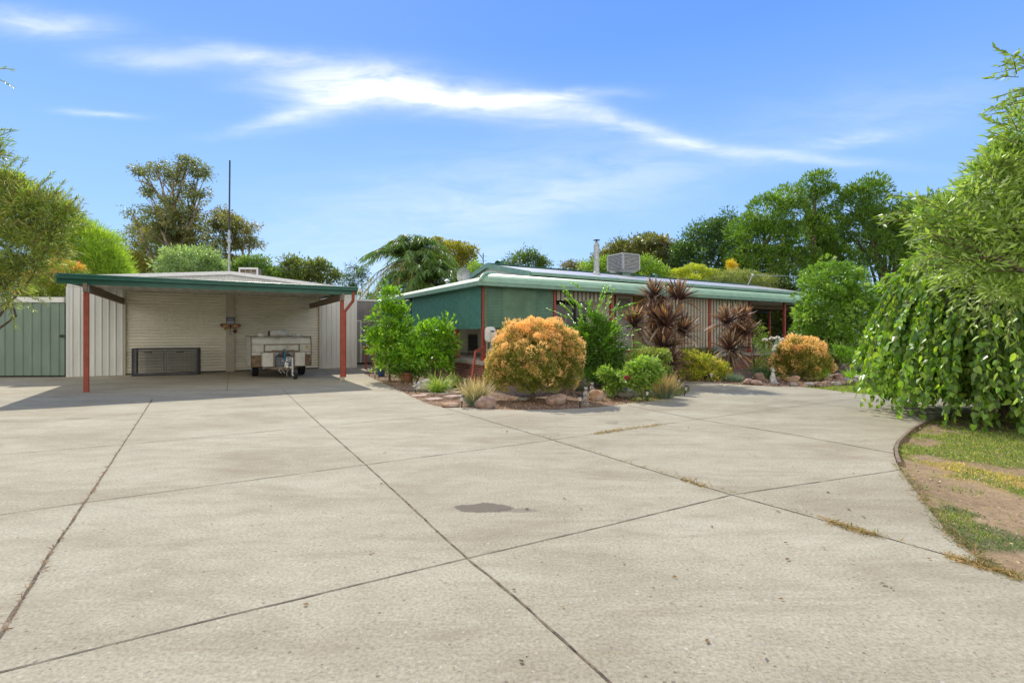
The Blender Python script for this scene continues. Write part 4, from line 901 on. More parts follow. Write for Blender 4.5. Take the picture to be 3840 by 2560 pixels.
# aircon on the verandah
x,y=HOU.w(1.75,4.6)
p_=G(1790,1320); x=(1788-1920)/F*21.2; y=21.2
ac=thing('air_conditioner','grey outdoor air conditioner standing on the verandah behind the corner post','air conditioner',(x,y,SZ),ANG-R(20))
mb=MB(); mb.box(-.42,.42,-.16,.16,.04,.84); mb.build('casing',MT['cream'],ac,bevel=.015)
mb=MB(); mb.box(-.38,.2,-.17,-.161,.1,.78); f_=mb.build('fan_opening',MT['dgrey'],ac)
mb=MB(); 
for k_ in range(12): mb.box(-.38,.2,-.182,-.172,.12+k_*.055,.126+k_*.055)
mb.build('fan_grille',MT['galv'],ac); mb=MB(); mb.box(-.38,-.3,-.15,.15,0,.045); mb.box(.3,.38,-.15,.15,0,.045); mb.build('foot',MT['dark'],ac)
# white container hanging on the corner post
x,y=HOU.w(.16,-.02); hb=thing('hot_water_box','white rounded plastic box with tap hung on the corner post','water heater',(x+.1,y-.12,1.5),R(8))
mb=MB(); mb.ball((0,0,-.02),.24,20,12,(.72,.38,1),.55); mb.build('shell',MT['plast'],hb,smooth=True)
mb=MB(); mb.box(-.02,.11,-.1,-.075,.06,.1); mb.build('slot',MT['dark'],hb); mb=MB(); mb.tube([(-.03,-.12,.06),(-.03,-.07,.06)],.035,12); mb.build('knob',MT['white'],hb)
mb=MB(); mb.tube([(0,-.11,.05),(.01,-.11,-.16),(.01,-.1,-.24)],.008,6); mb.build('cord',MT['cream'],hb)
mb=MB(); mb.tube([(.02,-.07,-.22),(.02,-.08,-.34)],.022,8); mb.build('valve',mat('green_valve',(.1,.3,.22),.4),hb)
mb=MB(); mb.tube([(.0,-.05,-.3),(.02,-.06,-.42),(-.04,-.08,-.5)],.012,6); mb.tube([(-.05,-.1,-.52),(.06,-.09,-.44)],.025,8); mb.build('tap',MT['plast'],hb)
mb=MB(); mb.tube([(-.1,-.03,-.22),(-.11,-.04,-.7),(-.08,-.06,-1.3)],.011,6); mb.build('pipe',MT['cream'],hb)
# rails
def rail(name,pts,label,posts):
    mb=MB(); 
    for a,b in zip(pts[:-1],pts[1:]): mb.beam(a,b,.05,.07)
    th=thing(name,label,'handrail',(posts[0][0],posts[0][1],0)); l=np.array([posts[0][0],posts[0][1],0]); mb.v=[tuple(np.array(v)-l) for v in mb.v]; mb.build('rail',MT['red'],th)
    for x,y,z in posts: mb=MB(); mb.box(x-l[0]-.03,x-l[0]+.03,y-l[1]-.03,y-l[1]+.03,0,z); mb.build('post',MT['red'],th)
rail('handrail',[(-6.3,21.1,.9),(-6.15,21.2,.95),(-5.1,21.85,1.52)],'red step handrail nearer the garage wall',[(-6.18,21.2,.93),(-5.15,21.8,1.45)])
rail('handrail',[(-5.72,20.25,.9),(-5.6,20.32,.95),(-4.5,21.0,1.55)],'red step handrail closer to the glossy green shrub',[(-5.62,20.3,.93),(-4.6,20.9,1.45)])
c0=HOU.w(.05,-.08); rail('handrail',[(c0[0]-.33,c0[1]-.85,.12),(c0[0]-.24,c0[1]-.55,1.0),(c0[0]-.0,c0[1]-.02,1.1)],'red sloping handrail running down from the verandah corner post',[(c0[0]-.3,c0[1]-.72,.6)])
# steps by the side rails
st_=thing('side_steps','low concrete steps between the red handrails','steps',(-5.4,21.0,0),ANG)
for k_ in range(3): mb=MB(); mb.box(.1+k_*.32,1.2,-.35,.75,k_*.2,(k_+1)*.2-.001*k_); mb.build('tread',MT['slab'],st_)
# ================================================================ PLANTS
GREEN=[(.05,.1,.02),(.08,.15,.03),(.12,.2,.04)]
def plant(name,label,cat,x,y,group=None): return thing(name,label,cat,(x,y,0),0,group),(x,y,0)
def tree(name,label,x,y,blobs,cols,seed,nc,nl,cr,Ln,W=.4,r0=.15,group=None,cat='tree',bark=None,fork=.35,trunks=1,**kw):
    o,lo=plant(name,label,cat,x,y,group)
    foliage(blobs,nc,nl,cr,Ln,W,cols,seed,parent=o,loc=lo,**kw)
    if r0: limbs((x,y,0),blobs[:14],r0,seed,o,bark or MT['bark'],loc=lo,fork=fork)
    return o,lo
def BB(Y,*l): return [Bl(a[0],a[1],Y+(a[4] if len(a)>4 else 0),a[2],a[3] if len(a)>3 and a[3] else None) for a in l]
MT['fine']=leafmat('fine_needle_leaf',tr=.3,rough=.55,spec=.3,boost=(1.4,1.35,.8))
# --- left foreground
o,lo=tree('bottlebrush_tree','tall narrow-leaved bottlebrush with brown seed pods at left edge in front',-11.2,10.2,
  BB(9.6,(20,790,120),(150,800,95,80),(235,820,62,48),(75,930,135,95),(180,905,70,55),(20,1050,65,60),(90,1000,60,40),(-140,800,180,200,.4),(-150,1040,120),(-110,560,90,80),(40,690,60,45),(25,1130,28,35)),
  [(.14,.22,.05),(.28,.36,.08),(.07,.11,.04),(.26,.2,.09)],11,1700,26,.12,.13,.15,.05,inner=.3,w=(.5,.9,.1,.6),nup=.3,cvar=.25)
rs=np.random.RandomState(2); st=[P(a,b,9.6) for a,b in ((60,740),(130,715),(200,735),(250,790),(275,850),(150,700),(220,760),(60,650),(20,640),(265,800),(210,950),(130,1060),(60,1120),(90,1100),(30,1140),(230,930),(-30,290),(-30,260),(-20,490),(-20,520),(-15,580),(100,1110))]
dr=[(.5,0,.5+.5*rs.rand()) for _ in range(10)]+[(.8,0,-.2),(.5,0,-.4),(.6,0,-.3),(.8,0,-.2),(.3,0,-.8),(.8,0,-.1)]+[(.7,0,-.2),(.7,0,.1),(.6,0,.1),(.5,0,.3),(.5,0,0),(.8,0,-.2)]
sprays(st,dr,.4,.15,30,.11,.15,[(.12,.17,.05),(.24,.28,.08)],3,parent=o,name='outer_sprigs',twig=.006,loc=lo,ang=.6,merge='foliage_twigs')
tree('feathery_tree','bright lime green feathery tree behind the green gate wall',-17.2,22.5,BB(22.5,(330,940,90,85),(400,990,60,60),(280,880,50,50),(360,1040,110,60),(440,1040,35,50),(250,1000,80,90)),
  [(.24,.34,.04),(.3,.4,.06),(.13,.2,.03)],12,620,50,.32,.3,.08,.15,w=(.7,.6,.3,.35),mode='g',flat=.9)
tree('red_tipped_bush','low bottlebrush bush with red new tips above the white capping',-16.8,18.6,BB(18.6,(185,1060,60,55),(150,1100,55,35),(255,1010,50,30),(215,1110,45,35),(290,1030,30,25)),
  [(.2,.27,.04),(.28,.32,.06),(.1,.14,.03)],13,260,42,.14,.1,.25,.06,cat='bush',tip=([(.5,.12,.05),(.5,.25,.06)],1.25))
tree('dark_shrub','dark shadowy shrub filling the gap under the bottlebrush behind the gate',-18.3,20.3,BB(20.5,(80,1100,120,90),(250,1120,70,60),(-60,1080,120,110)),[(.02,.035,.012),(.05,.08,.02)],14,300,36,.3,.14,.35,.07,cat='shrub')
tree('olive_tree','small orange-tinged olive tree between lime tree and tall gum',-26,36,BB(36,(480,990,45,45),(520,1010,40,50),(450,1020,40,40)),[(.25,.2,.04),(.2,.2,.05),(.1,.13,.04)],15,160,34,.4,.2,.4,.14)
# --- tall gum
tree('gum_tree','tall open gum tree with rust tinged leaves left of the antenna mast',-27.6,42,
  BB(42,(640,930,105,90),(560,920,75,95,3),(690,850,85,75),(590,830,70,55,-2),(530,650,36,30),(590,640,50,34),(640,690,40,32),(700,630,38,34),(745,650,40,42),(700,720,34,40),(755,735,32,30),(500,800,30,24),(640,770,50,34),(560,720,26,30),(840,860,55,42),(780,930,70,60),(700,975,95,50),(560,1010,90,50)),
  [(.16,.17,.06),(.1,.13,.05),(.2,.16,.07),(.12,.16,.07)],16,820,34,.42,.27,.35,.36,bark=MT['barkpale'],fork=.3,lump=.18,w=(.3,.5,-.35,.7),inner=.35)
tree('gum_tree','lower spreading gum leaning right behind the antenna mast',-23.4,43,BB(43,(860,850,45,34),(920,860,44,32),(880,920,40,30),(940,910,32,30),(830,810,34,24),(870,990,40,30)),
  [(.17,.17,.06),(.11,.13,.05),(.22,.16,.06)],17,250,30,.4,.25,.35,.2,bark=MT['barkpale'],w=(.3,.5,-.3,.7),inner=.3,lump=.2)
tree('silvery_shrub','pale silvery green bushy tree rising behind the garage roof',-19.3,31,BB(31,(720,985,85,50),(650,1010,60,40),(790,1010,55,40),(730,1040,110,40)),[(.2,.28,.14),(.12,.18,.08),(.26,.34,.2)],18,330,36,.36,.2,.4,.14,m=MT['gloss'])
tree('green_tree','mid green rounded tree behind the rooftop box',-14.9,32,BB(32,(960,1010,60,40),(1010,1040,60,30),(900,1030,50,40),(1060,1050,45,30)),[(.09,.16,.04),(.15,.22,.06),(.06,.1,.03)],19,260,36,.34,.17,.4,.12)
tree('broadleaf_tree','dark ragged broad-leaved tree above the right end of the carport',-12.9,33,BB(33,(1130,1020,60,38),(1090,1000,32,30),(1190,1010,40,30),(1150,1060,80,30),(1245,1040,26,28)),[(.05,.08,.025),(.1,.13,.04),(.16,.18,.05)],20,230,28,.36,.2,.5,.12,lump=.2)
tree('sparse_tree','small sparse blue-green tree left of the palm',-9.4,30,BB(30,(1330,1030,24,38),(1310,1060,26,30),(1360,1050,26,40),(1320,1090,30,25)),[(.05,.09,.06),(.08,.12,.07)],21,120,26,.28,.12,.4,.1,lump=.25)
# --- palm
def palm(x,y,zc,seed,label):
    o,lo=plant('palm_tree',label,'palm',x,y); rs=np.random.RandomState(seed)
    n=84; az=rs.rand(n)*2*math.pi; el=rs.rand(n)**.65*1.8-.4; dr=np.stack([np.cos(az)*np.cos(el),np.sin(az)*np.cos(el),np.sin(el)],1)
    st=np.tile([x,y,zc],(n,1))+dr*.15; old=el<.0
    for nm,k,cols in (('fronds',~old,[(.09,.17,.03),(.16,.24,.05),(.06,.11,.03)]),('old_fronds',old,[(.3,.27,.12),(.18,.2,.07)])):
        sprays(st[k],dr[k],3.1*rs.uniform(.8,1.1,k.sum()),.62,110,.55,.07,cols,seed,parent=o,name=nm,twig=.025,loc=lo,ang=.8,hang=.9,merge='frond_stems',jit=.5)
    limbs((x,y,0),[(x,y,zc)],.2,seed,o,MT['barkpale'],loc=lo)
palm(-5.9,29.5,5.9,4,'large arching feather palm behind the side verandah')
palm(-4.7,28.4,4.3,8,'lower yellowing feather palm right of the big palm')
tree('yellow_gum','yellow-olive gum tree behind the palm, left of the tv antenna',-4.6,38,BB(38,(1700,960,60,42),(1650,930,36,30),(1740,980,40,40),(1690,1010,70,40),(1640,990,40,50),(1760,950,22,24)),[(.3,.27,.04),(.14,.14,.04),(.2,.2,.05)],22,300,36,.4,.2,.4,.16,bark=MT['barkpale'],mode='s')
tree('green_bush','fresh green bushy tree just left of the house gable',-3.2,30,BB(30,(1790,1030,40,40),(1760,1060,50,40),(1720,1080,60,40)),[(.13,.22,.04),(.2,.28,.06)],23,170,34,.28,.14,.4,.1)
# --- behind the house roof
tree('privet_tree','dark upright shoots of privet behind the left turbine vent',.8,34,BB(34,(1950,1000,50,50),(1905,1020,40,35),(1995,990,45,45),(2030,1010,36,36)),[(.06,.1,.03),(.1,.16,.04)],24,210,32,.32,.15,.45,.12,lump=.2)
rs=np.random.RandomState(6)
tree('copper_shrub','small coppery leafed treetop peeping over the roof left of the flue',4.2,35,BB(35,(2140,1010,34,24),(2170,1020,30,30)),[(.16,.1,.06),(.08,.1,.05)],25,70,26,.3,.15,.45,.1)
tree('camphor_tree','rounded olive tree with white glints behind the evaporative cooler',10.6,40,BB(40,(2370,960,90,60),(2440,940,75,55),(2300,985,60,50),(2490,970,50,60),(2400,1010,110,60),(2250,1000,50,40),(2500,1040,60,60)),[(.06,.09,.03),(.12,.14,.05),(.2,.16,.07)],26,560,36,.42,.22,.5,.3,lump=.1,m=MT['gloss'])
tree('lime_tree','bright green leafy tree between the flue and the cooler',6.3,31,BB(31,(2260,1010,60,38),(2210,1020,40,34),(2420,1010,50,40),(2330,1040,90,34),(2465,1035,40,30)),[(.16,.26,.03),(.24,.34,.05),(.09,.15,.03)],27,300,34,.3,.16,.45,.12)
tree('dark_evergreen','dense dark pointed evergreen right of the cooler behind the roof',14.4,37,BB(37,(2640,920,80,75),(2570,960,50,60),(2700,880,60,60),(2740,860,50,50),(2600,1010,100,70),(2720,960,80,80),(2760,1040,80,70)),[(.035,.075,.025),(.06,.12,.035),(.09,.15,.05)],28,620,36,.42,.19,.5,.25,m=MT['gloss'],lump=.14)
tree('domed_shrub','clipped yellow-green domed shrub behind the house roof right end',11.6,31,BB(31,(2545,1040,42,28),(2600,1025,50,28),(2660,1040,40,25),(2600,1055,80,20)),[(.34,.36,.05),(.26,.3,.05)],29,420,44,.16,.1,.35,.08,cat='shrub',mode='s',inner=.1,lump=.03)
tree('mottled_shrub','mottled pale shrub just above the right roof end',14.6,30,BB(30,(2740,1050,60,34),(2700,1070,50,30),(2800,1060,60,40),(2860,1080,50,50)),[(.16,.2,.06),(.25,.26,.12),(.1,.14,.04)],30,300,34,.24,.12,.4,.08,cat='shrub')
tree('golden_conifer','small golden pointed conifer top among the far trees',13.4,32,BB(32,(2742,1005,16,30),(2750,1030,22,25)),[(.5,.36,.03),(.4,.32,.04)],31,90,30,.12,.09,.3,.06,cat='conifer')
mel=[(.09,.17,.03),(.16,.25,.045),(.04,.085,.022)]
kw=dict(mode='s',inner=.22,flat=.85,lump=.12,w=(.4,.9,.35,.4),cvar=.2)
tree('melaleuca_tree','clumpy melaleuca with bare grey limbs, left of three tall ones',15.6,34,BB(34,(2850,900,72,50),(2800,860,50,40),(2880,800,52,42),(2940,760,46,36),(2980,800,40,36),(2900,860,60,50),(2780,930,50,44),(2950,900,44,44),(2830,990,80,55),(2930,990,70,60),(2770,1030,50,50),(2990,950,34,30),(2900,1070,110,60)),mel,32,330,80,.6,.25,.3,.28,group='tall melaleucas on the right',**kw)
tree('melaleuca_tree','clumpy melaleuca reaching highest between the two others on the right',20.9,34,BB(34.5,(3060,700,46,32),(3010,740,34,28),(3080,760,54,42),(3100,840,46,40),(3050,880,50,44),(3110,910,44,40),(3080,970,60,50),(3010,1000,60,50),(3130,1030,70,60)),mel,33,260,80,.58,.25,.3,.26,group='tall melaleucas on the right',**kw)
tree('melaleuca_tree','broad round-topped melaleuca at right, behind the weeping tree',25.6,34,BB(34,(3260,730,56,42),(3210,770,52,44),(3300,780,46,46),(3240,850,62,50),(3310,860,60,50),(3180,880,44,40),(3250,950,90,60),(3360,840,50,50),(3400,900,70,70),(3350,990,90,80),(3190,1000,60,60),(3450,800,60,40),(3480,960,90,90)),mel,34,400,80,.6,.25,.3,.28,group='tall melaleucas on the right',**kw)
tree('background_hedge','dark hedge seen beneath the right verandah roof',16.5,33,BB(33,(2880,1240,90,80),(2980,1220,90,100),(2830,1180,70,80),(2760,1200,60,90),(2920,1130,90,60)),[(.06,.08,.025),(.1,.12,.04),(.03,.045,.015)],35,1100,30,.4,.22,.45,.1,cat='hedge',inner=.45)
tree('background_hedge','long dark hedge beyond the far lawn on the right',24,30,BB(30,(3120,1200,110,130),(3260,1230,120,110),(3400,1200,130,130),(3560,1200,140,130),(3720,1200,140,130),(3900,1200,150,140)),[(.035,.06,.02),(.07,.11,.03)],36,900,40,.45,.17,.4,.12,cat='hedge')
tree('distant_tree','blurred olive treetop behind the weeping tree, far right',31,38,BB(38,(3480,790,70,40),(3560,780,60,40),(3400,830,60,50),(3640,800,90,70)),[(.13,.16,.07),(.09,.13,.05)],37,260,36,.45,.2,.35,.2)
tree('distant_hedge','dark far hedge row hidden mostly behind house and palm',-3,48,BB(48,(1000,1180,120,80),(1250,1180,120,80),(1500,1170,150,80),(1750,1170,150,80),(2000,1170,150,80),(2250,1170,150,90),(2500,1160,150,100),(700,1180,160,90),(400,1180,160,90),(150,1150,160,120)),[(.05,.08,.03),(.08,.12,.04)],38,700,30,.8,.35,.45,0,cat='hedge')
# --- big glossy round tree
tree('camellia_tree','big rounded glossy bright green tree at right end of the house',12.25,19.2,
  BB(19.2,(3110,1075,100,85),(3190,1110,80,80),(3060,1150,75,90),(3230,1180,65,90),(3130,1180,120,110),(3050,1240,55,60),(3210,1270,80,70),(3120,1290,100,70),(3000,1260,24,40),(3050,1340,40,35),(3180,1345,60,30),(3240,1330,40,30)),
  [(.09,.19,.025),(.14,.26,.035),(.06,.12,.02),(.22,.32,.06)],40,620,36,.2,.14,.42,.1,m=MT['gloss'],mode='s',lump=.12,inner=.3,w=(.6,.8,-.1,.5),fork=.22)
# --- weeping mulberry
o,lo=plant('weeping_mulberry','weeping tree with large heart-shaped leaves trailing to the ground at right','tree',8.78,8.95)
rs=np.random.RandomState(7); n=1000
cx,cy=8.78,8.95; az=rs.rand(n)*2*math.pi; rr=1.42*rs.uniform(.25,1,n)**.35; top=3.1-.25*(rr/1.42)**4
st=np.stack([cx+rr*np.cos(az)*1.05,cy+rr*np.sin(az),top-rs.rand(n)**2*.9],1)
dr=np.stack([np.cos(az)*.13,np.sin(az)*.13,np.full(n,-.45)],1)
ln=np.where(rr>1.3,rs.uniform(1.5,2.3,n),rs.uniform(1.2,2.2,n)); dr2=nrm(dr)
lim=(st[:,2]-.16-.45*np.clip(-np.cos(az)-.3,0,1)*rs.uniform(.3,1.4,n))/1.05; ln=np.minimum(ln*1.25,lim*rs.uniform(.75,1.12,n))
sprays(st,dr+rs.normal(size=(n,3))*.08,ln*.8,.42,30,.115,.78,[(.1,.2,.025),(.16,.28,.035),(.07,.14,.02),(.25,.34,.05)],41,m=MT['gloss'],parent=o,tm='heart',name='trailing_leaves',twig=.007,loc=lo,ang=.8,hang=.55,u0=.0,merge='trailing_twigs',var=.28,jit=.75)
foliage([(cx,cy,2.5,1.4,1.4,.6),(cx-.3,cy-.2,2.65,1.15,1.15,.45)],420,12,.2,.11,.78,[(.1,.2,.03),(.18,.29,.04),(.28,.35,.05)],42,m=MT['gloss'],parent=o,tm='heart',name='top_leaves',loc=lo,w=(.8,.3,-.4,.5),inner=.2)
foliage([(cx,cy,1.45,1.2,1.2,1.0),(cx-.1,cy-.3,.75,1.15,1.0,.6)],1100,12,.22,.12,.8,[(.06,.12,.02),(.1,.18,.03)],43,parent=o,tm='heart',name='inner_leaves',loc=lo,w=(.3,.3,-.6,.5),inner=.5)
mb=MB(); mb.tube([(0,0,-.05),(.05,0,1.0),(-.03,.05,2.0),(0,0,2.4)],[.08,.07,.065,.06],10)
for k_ in range(16):
    a=2*math.pi*k_/16; mb.tube([(0,0,2.2),(.7*math.cos(a),.7*math.sin(a),2.75),(1.4*math.cos(a),1.4*math.sin(a),2.6),(1.75*math.cos(a),1.75*math.sin(a),2.0)],[.05,.035,.022,.01],6)
mb.build('trunk',MT['bark'],o,smooth=True)
# --- ash tree above it
o,lo=plant('ash_tree','open tree with narrow pointed leaflets overhanging from the right edge','tree',8.2,6.4)
ab=BB(6.9,(3710,690,75,80),(3560,840,85,70),(3640,770,75,70),(3470,850,60,55),(3780,620,70,80),(3820,500,50,70),(3800,780,95,90),(3700,860,95,70),(3850,600,70,70),(3620,900,80,50),(3780,980,110,75),(3660,1010,90,60),(3540,960,60,45),(3880,850,120,140),(3740,1100,80,40),(3850,1080,90,60),(3900,430,55,80),(3960,700,130,170,.3),(4050,950,160,200,.3))
foliage(ab,820,30,.17,.12,.27,[(.17,.26,.06),(.27,.37,.1),(.09,.15,.035),(.4,.46,.27)],44,m=MT['gloss'],parent=o,name='crown',loc=lo,w=(.6,.8,-.1,.5),inner=.2,lump=.15)
rs=np.random.RandomState(9); S=[];D=[]
for a,b,dx,dz in ((3640,850,-1,.25),(3560,850,-1,.35),(3520,940,-1,-.05),(3470,800,-1,.3),(3500,830,-1,.1),(3560,800,-.8,.5),(3650,760,-.8,.6),(3700,740,-.6,.8),(3760,680,-.7,.7),(3800,560,-.8,.4),(3820,480,-.7,.5),(3830,400,-.9,.1),(3840,300,-.8,-.1),(3850,330,-.9,-.3),(3830,260,-.5,.7),(3860,250,-.8,.2),(3800,610,-1,.1),(3560,980,-1,-.1),(3600,1040,-1,-.3),(3530,1010,-1,.1),(3640,1080,-.8,-.5),(3700,1130,-.4,-.8),(3780,1150,-.2,-.8),(3580,900,-1,.2),(3680,800,-.8,.4),(3740,760,-.5,.7),(3840,640,-.9,.5),(3420,790,-1,.05)):
    for _ in range(3): S.append(P(a+rs.normal()*18,b+rs.normal()*18,6.8+rs.normal()*.25)); D.append((dx+rs.normal()*.25,rs.normal()*.3,dz+rs.normal()*.25))
sprays(S,D,.36,.2,15,.12,.28,[(.12,.18,.05),(.2,.27,.07)],45,m=MT['gloss'],parent=o,name='outer_sprays',twig=.006,loc=lo,ang=.8,merge='twigs',jit=.8)
limbs((8.2,6.4,0),[b for b in ab[:10]],.06,46,o,MT['bark'],loc=lo)

# --- shrubs by the left verandah
GL=[(.09,.21,.015),(.16,.32,.02),(.05,.11,.012),(.26,.42,.03)]
def leafy(label,x,y,blobs,seed,nc,nl,cr,Ln,cols,sp=None,name='shrub',W=.45,m='gloss',**kw):
    o,lo=plant(name,label,'shrub',x,y); foliage(blobs,nc,nl,cr,Ln,W,cols,seed,m=MT[m],parent=o,name='foliage',loc=lo,**kw)
    limbs((x,y,0),blobs[:8],.035,seed,o,MT['bark'],loc=lo,name='stems',fork=.2)
    if sp:
        rs=np.random.RandomState(seed+1); B=np.array(blobs); i=rs.randint(0,len(B),sp[0]); d=rdir(rs,sp[0]); d[:,2]=abs(d[:,2])*1.1+.1
        st=B[i,:3]+nrm(d)*B[i,3:6]*.8
        sprays(st,d+np.array([0,0,sp[3] if len(sp)>3 else .3]),sp[1],sp[2],12,Ln,W,cols,seed+2,m=MT[m],parent=o,name='outer_foliage',twig=.006,loc=lo,ang=.7,merge='twigs')
    return o,lo
leafy('tallest glossy bright green shrub, beside the blue pot',-3.95,16.2,BB(16.2,(1470,1120,36,42),(1450,1200,55,60),(1420,1270,40,40),(1500,1190,36,40),(1460,1290,70,60),(1520,1270,50,50),(1450,1370,50,45),(1515,1350,50,50),(1400,1300,22,40)),50,300,26,.13,.12,GL,(46,.4,.05,.8),lump=.1)
leafy('rounded glossy bright green shrub left of the verandah corner',-2.4,15.6,BB(15.6,(1610,1260,60,50),(1570,1310,55,50),(1660,1290,50,50),(1620,1350,80,50),(1680,1240,30,36),(1560,1370,50,40),(1670,1370,35,30),(1690,1300,26,26)),51,270,26,.13,.12,GL,(40,.35,.05,.5),lump=.1)
leafy('low leafy infill between the two glossy shrubs',-3.0,16.0,BB(16,(1535,1390,40,30),(1495,1405,40,25),(1590,1400,50,25)),52,120,18,.12,.085,[(.06,.13,.015),(.1,.2,.02)])
# --- orange bushes
def orange(label,x,y,Y,blobs,seed,nc):
    o,lo=plant('bushy_diosma',label,'bush',x,y)
    foliage(blobs,nc,110,.115*Y/11.5,.048*Y/11.5,.36,[(.2,.23,.04),(.27,.28,.06),(.11,.14,.03)],seed,m=MT['fine'],parent=o,name='foliage',loc=lo,mode='s',inner=.3,lump=.12,flat=1,w=(.7,.8,.35,.4),tip=([(.74,.5,.25),(.72,.55,.24),(.72,.44,.25)],1.05),cvar=.1)
    rs=np.random.RandomState(seed+5); B=np.array(blobs)[1:]; i=rs.randint(0,len(B),60); d=rdir(rs,60); d[:,2]=abs(d[:,2]); k=Y/11.5
    sprays(B[i,:3]+d*B[i,3:6]*.85,d+np.array([0,0,.5]),.17*k,.05,26,.045*k,.3,[(.7,.5,.25),(.68,.52,.22)],seed+6,m=MT['fine'],parent=o,name='new_growth',loc=lo,jit=.8)
    limbs((x,y,0),[(b[0],b[1]+.15,b[2]-.25) for b in blobs[:5]],.05,seed,o,MT['bark'],loc=lo,name='stems',fork=.15)
orange('large round orange-tipped bush in the middle of the garden bed',.49,11.5,11.5,BB(11.5,(1995,1365,140,100),(1905,1345,60,80),(1945,1270,55,50),(2010,1250,50,42),(2075,1255,45,42),(2120,1300,55,60),(2015,1310,90,70),(1885,1400,50,50),(2120,1390,58,65),(1990,1425,110,52),(2060,1420,85,60),(1910,1430,50,40),(1905,1235,20,22)),60,1250)
orange('smaller round orange-tipped bush beside the far garden rocks',9.4,16.3,16.3,BB(16.3,(3005,1350,75,55),(2950,1365,38,42),(2985,1300,35,26),(3040,1315,36,34),(3065,1360,36,40),(3000,1390,65,30),(2945,1330,26,25)),61,480)
# --- arching bright shrub
o,lo=plant('arching_shrub','tall bright green arching shrub in front of the small blind','shrub',2.3,14.2)
rs=np.random.RandomState(70); n=64; az=rs.rand(n)*2*math.pi; el=rs.uniform(.55,1.45,n); d=np.stack([np.cos(az)*np.cos(el),np.sin(az)*np.cos(el)*.6,np.sin(el)],1)
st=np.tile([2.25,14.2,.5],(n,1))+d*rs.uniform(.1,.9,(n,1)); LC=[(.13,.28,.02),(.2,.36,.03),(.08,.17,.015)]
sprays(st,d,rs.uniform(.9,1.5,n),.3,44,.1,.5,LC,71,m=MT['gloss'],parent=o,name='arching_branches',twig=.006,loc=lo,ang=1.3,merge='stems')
s2=[];d2=[]
for a,b,dx,dz in ((2240,1180,.35,.9),(2225,1200,.2,1.),(2150,1200,-.7,.8),(2140,1240,-1,.5),(2130,1280,-1,.4),(2290,1200,.7,.6),(2310,1190,1,.5),(2300,1260,1,.3),(2170,1160,-.5,.7),(2190,1140,-.6,.8),(2210,1230,-.3,1),(2260,1150,.4,.8),(2320,1300,1,.1),(2160,1320,-.8,.3),(2280,1160,1,.4)):
    for _ in range(3): s2.append(P(a+rs.normal()*12,b+rs.normal()*14,14.2)); d2.append((dx+rs.normal()*.2,rs.normal()*.2,dz+rs.normal()*.15))
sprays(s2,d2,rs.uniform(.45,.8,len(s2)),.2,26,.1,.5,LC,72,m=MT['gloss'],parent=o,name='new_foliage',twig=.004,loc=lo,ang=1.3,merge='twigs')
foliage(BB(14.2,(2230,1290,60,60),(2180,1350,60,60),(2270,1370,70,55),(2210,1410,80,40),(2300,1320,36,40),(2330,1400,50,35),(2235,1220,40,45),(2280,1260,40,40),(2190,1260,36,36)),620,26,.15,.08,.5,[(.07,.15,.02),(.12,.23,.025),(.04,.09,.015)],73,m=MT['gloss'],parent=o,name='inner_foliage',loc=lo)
# --- roses
def rose(label,x,y,blobs,seed,nc,cols):
    o,lo=plant('rose_bush',label,'rose bush',x,y); foliage(blobs,nc,16,.09,.075,.55,cols,seed,m=MT['gloss'],parent=o,name='foliage',loc=lo,inner=.25,lump=.15)
    rs=np.random.RandomState(seed); mb=MB(); B=np.array(blobs)
    for k_ in range(9):
        t=B[rs.randint(len(B)),:3]+rs.normal(size=3)*.1-np.array(lo); mb.tube([(rs.normal()*.04,rs.normal()*.04,-.02),t*.5+np.array([rs.normal()*.05,0,-.02]),t],[.012,.01,.005],5)
    mb.build('stems',mat('green_stem',(.16,.2,.06),.6),o); return o,lo
RC=[(.14,.24,.04),(.2,.32,.06),(.28,.36,.09),(.09,.15,.03)]
rose('small light green rose bush behind the pale rock',2.28,11.9,BB(11.9,(2290,1425,30,35),(2270,1400,22,22),(2320,1430,24,26),(2300,1460,30,20)),74,130,RC)
o,lo=rose('large light green rose bush with one dark red bloom',3.05,11.5,BB(11.5,(2400,1400,55,42),(2370,1420,40,36),(2440,1410,40,40),(2420,1370,50,25),(2400,1450,36,20)),75,330,RC)
rf_=P(2350,1415,11.05); mb=MB(); 
for k_ in range(7): mb.ball((rf_[0]-lo[0]+.03*math.cos(k_),rf_[1]-lo[1],rf_[2]+.03*math.sin(k_)),.035,6,5,(1,.6,.7))
mb.build('rose_bloom',mat('dark_red_petal',(.2,.01,.02),.5),o)
rose('taller rose bush behind, beneath the big cordyline',4.0,13.6,BB(13.6,(2440,1345,60,32),(2390,1350,40,26),(2480,1345,38,28),(2430,1380,60,25),(2470,1395,45,30)),76,280,[(.1,.19,.03),(.17,.27,.05),(.3,.26,.08)])
leafy('dark green shrub at the foot of the verandah behind the roses',3.4,15.6,BB(15.6,(2250,1420,70,36),(2340,1410,60,40),(2200,1400,50,40),(2400,1380,60,40),(2310,1370,60,36)),77,380,24,.14,.065,[(.04,.09,.015),(.08,.16,.02),(.12,.13,.03)])
leafy('low yellow-green nandina bush in front of the striped blind',6.3,16.3,BB(16.3,(2600,1350,50,30),(2640,1370,50,34),(2690,1390,40,30),(2590,1400,50,28),(2640,1410,60,22),(2560,1340,30,24),(2700,1410,30,18)),78,380,18,.1,.09,[(.4,.42,.05),(.55,.42,.1),(.14,.2,.03),(.2,.27,.04)],name='nandina',W=.4)
leafy('olive brown shrub behind the nandina against the verandah edge',6.2,17.5,BB(17.5,(2620,1330,50,20),(2580,1340,40,25),(2680,1340,30,25)),79,150,22,.13,.06,[(.2,.2,.05),(.1,.13,.03)],name='nandina')
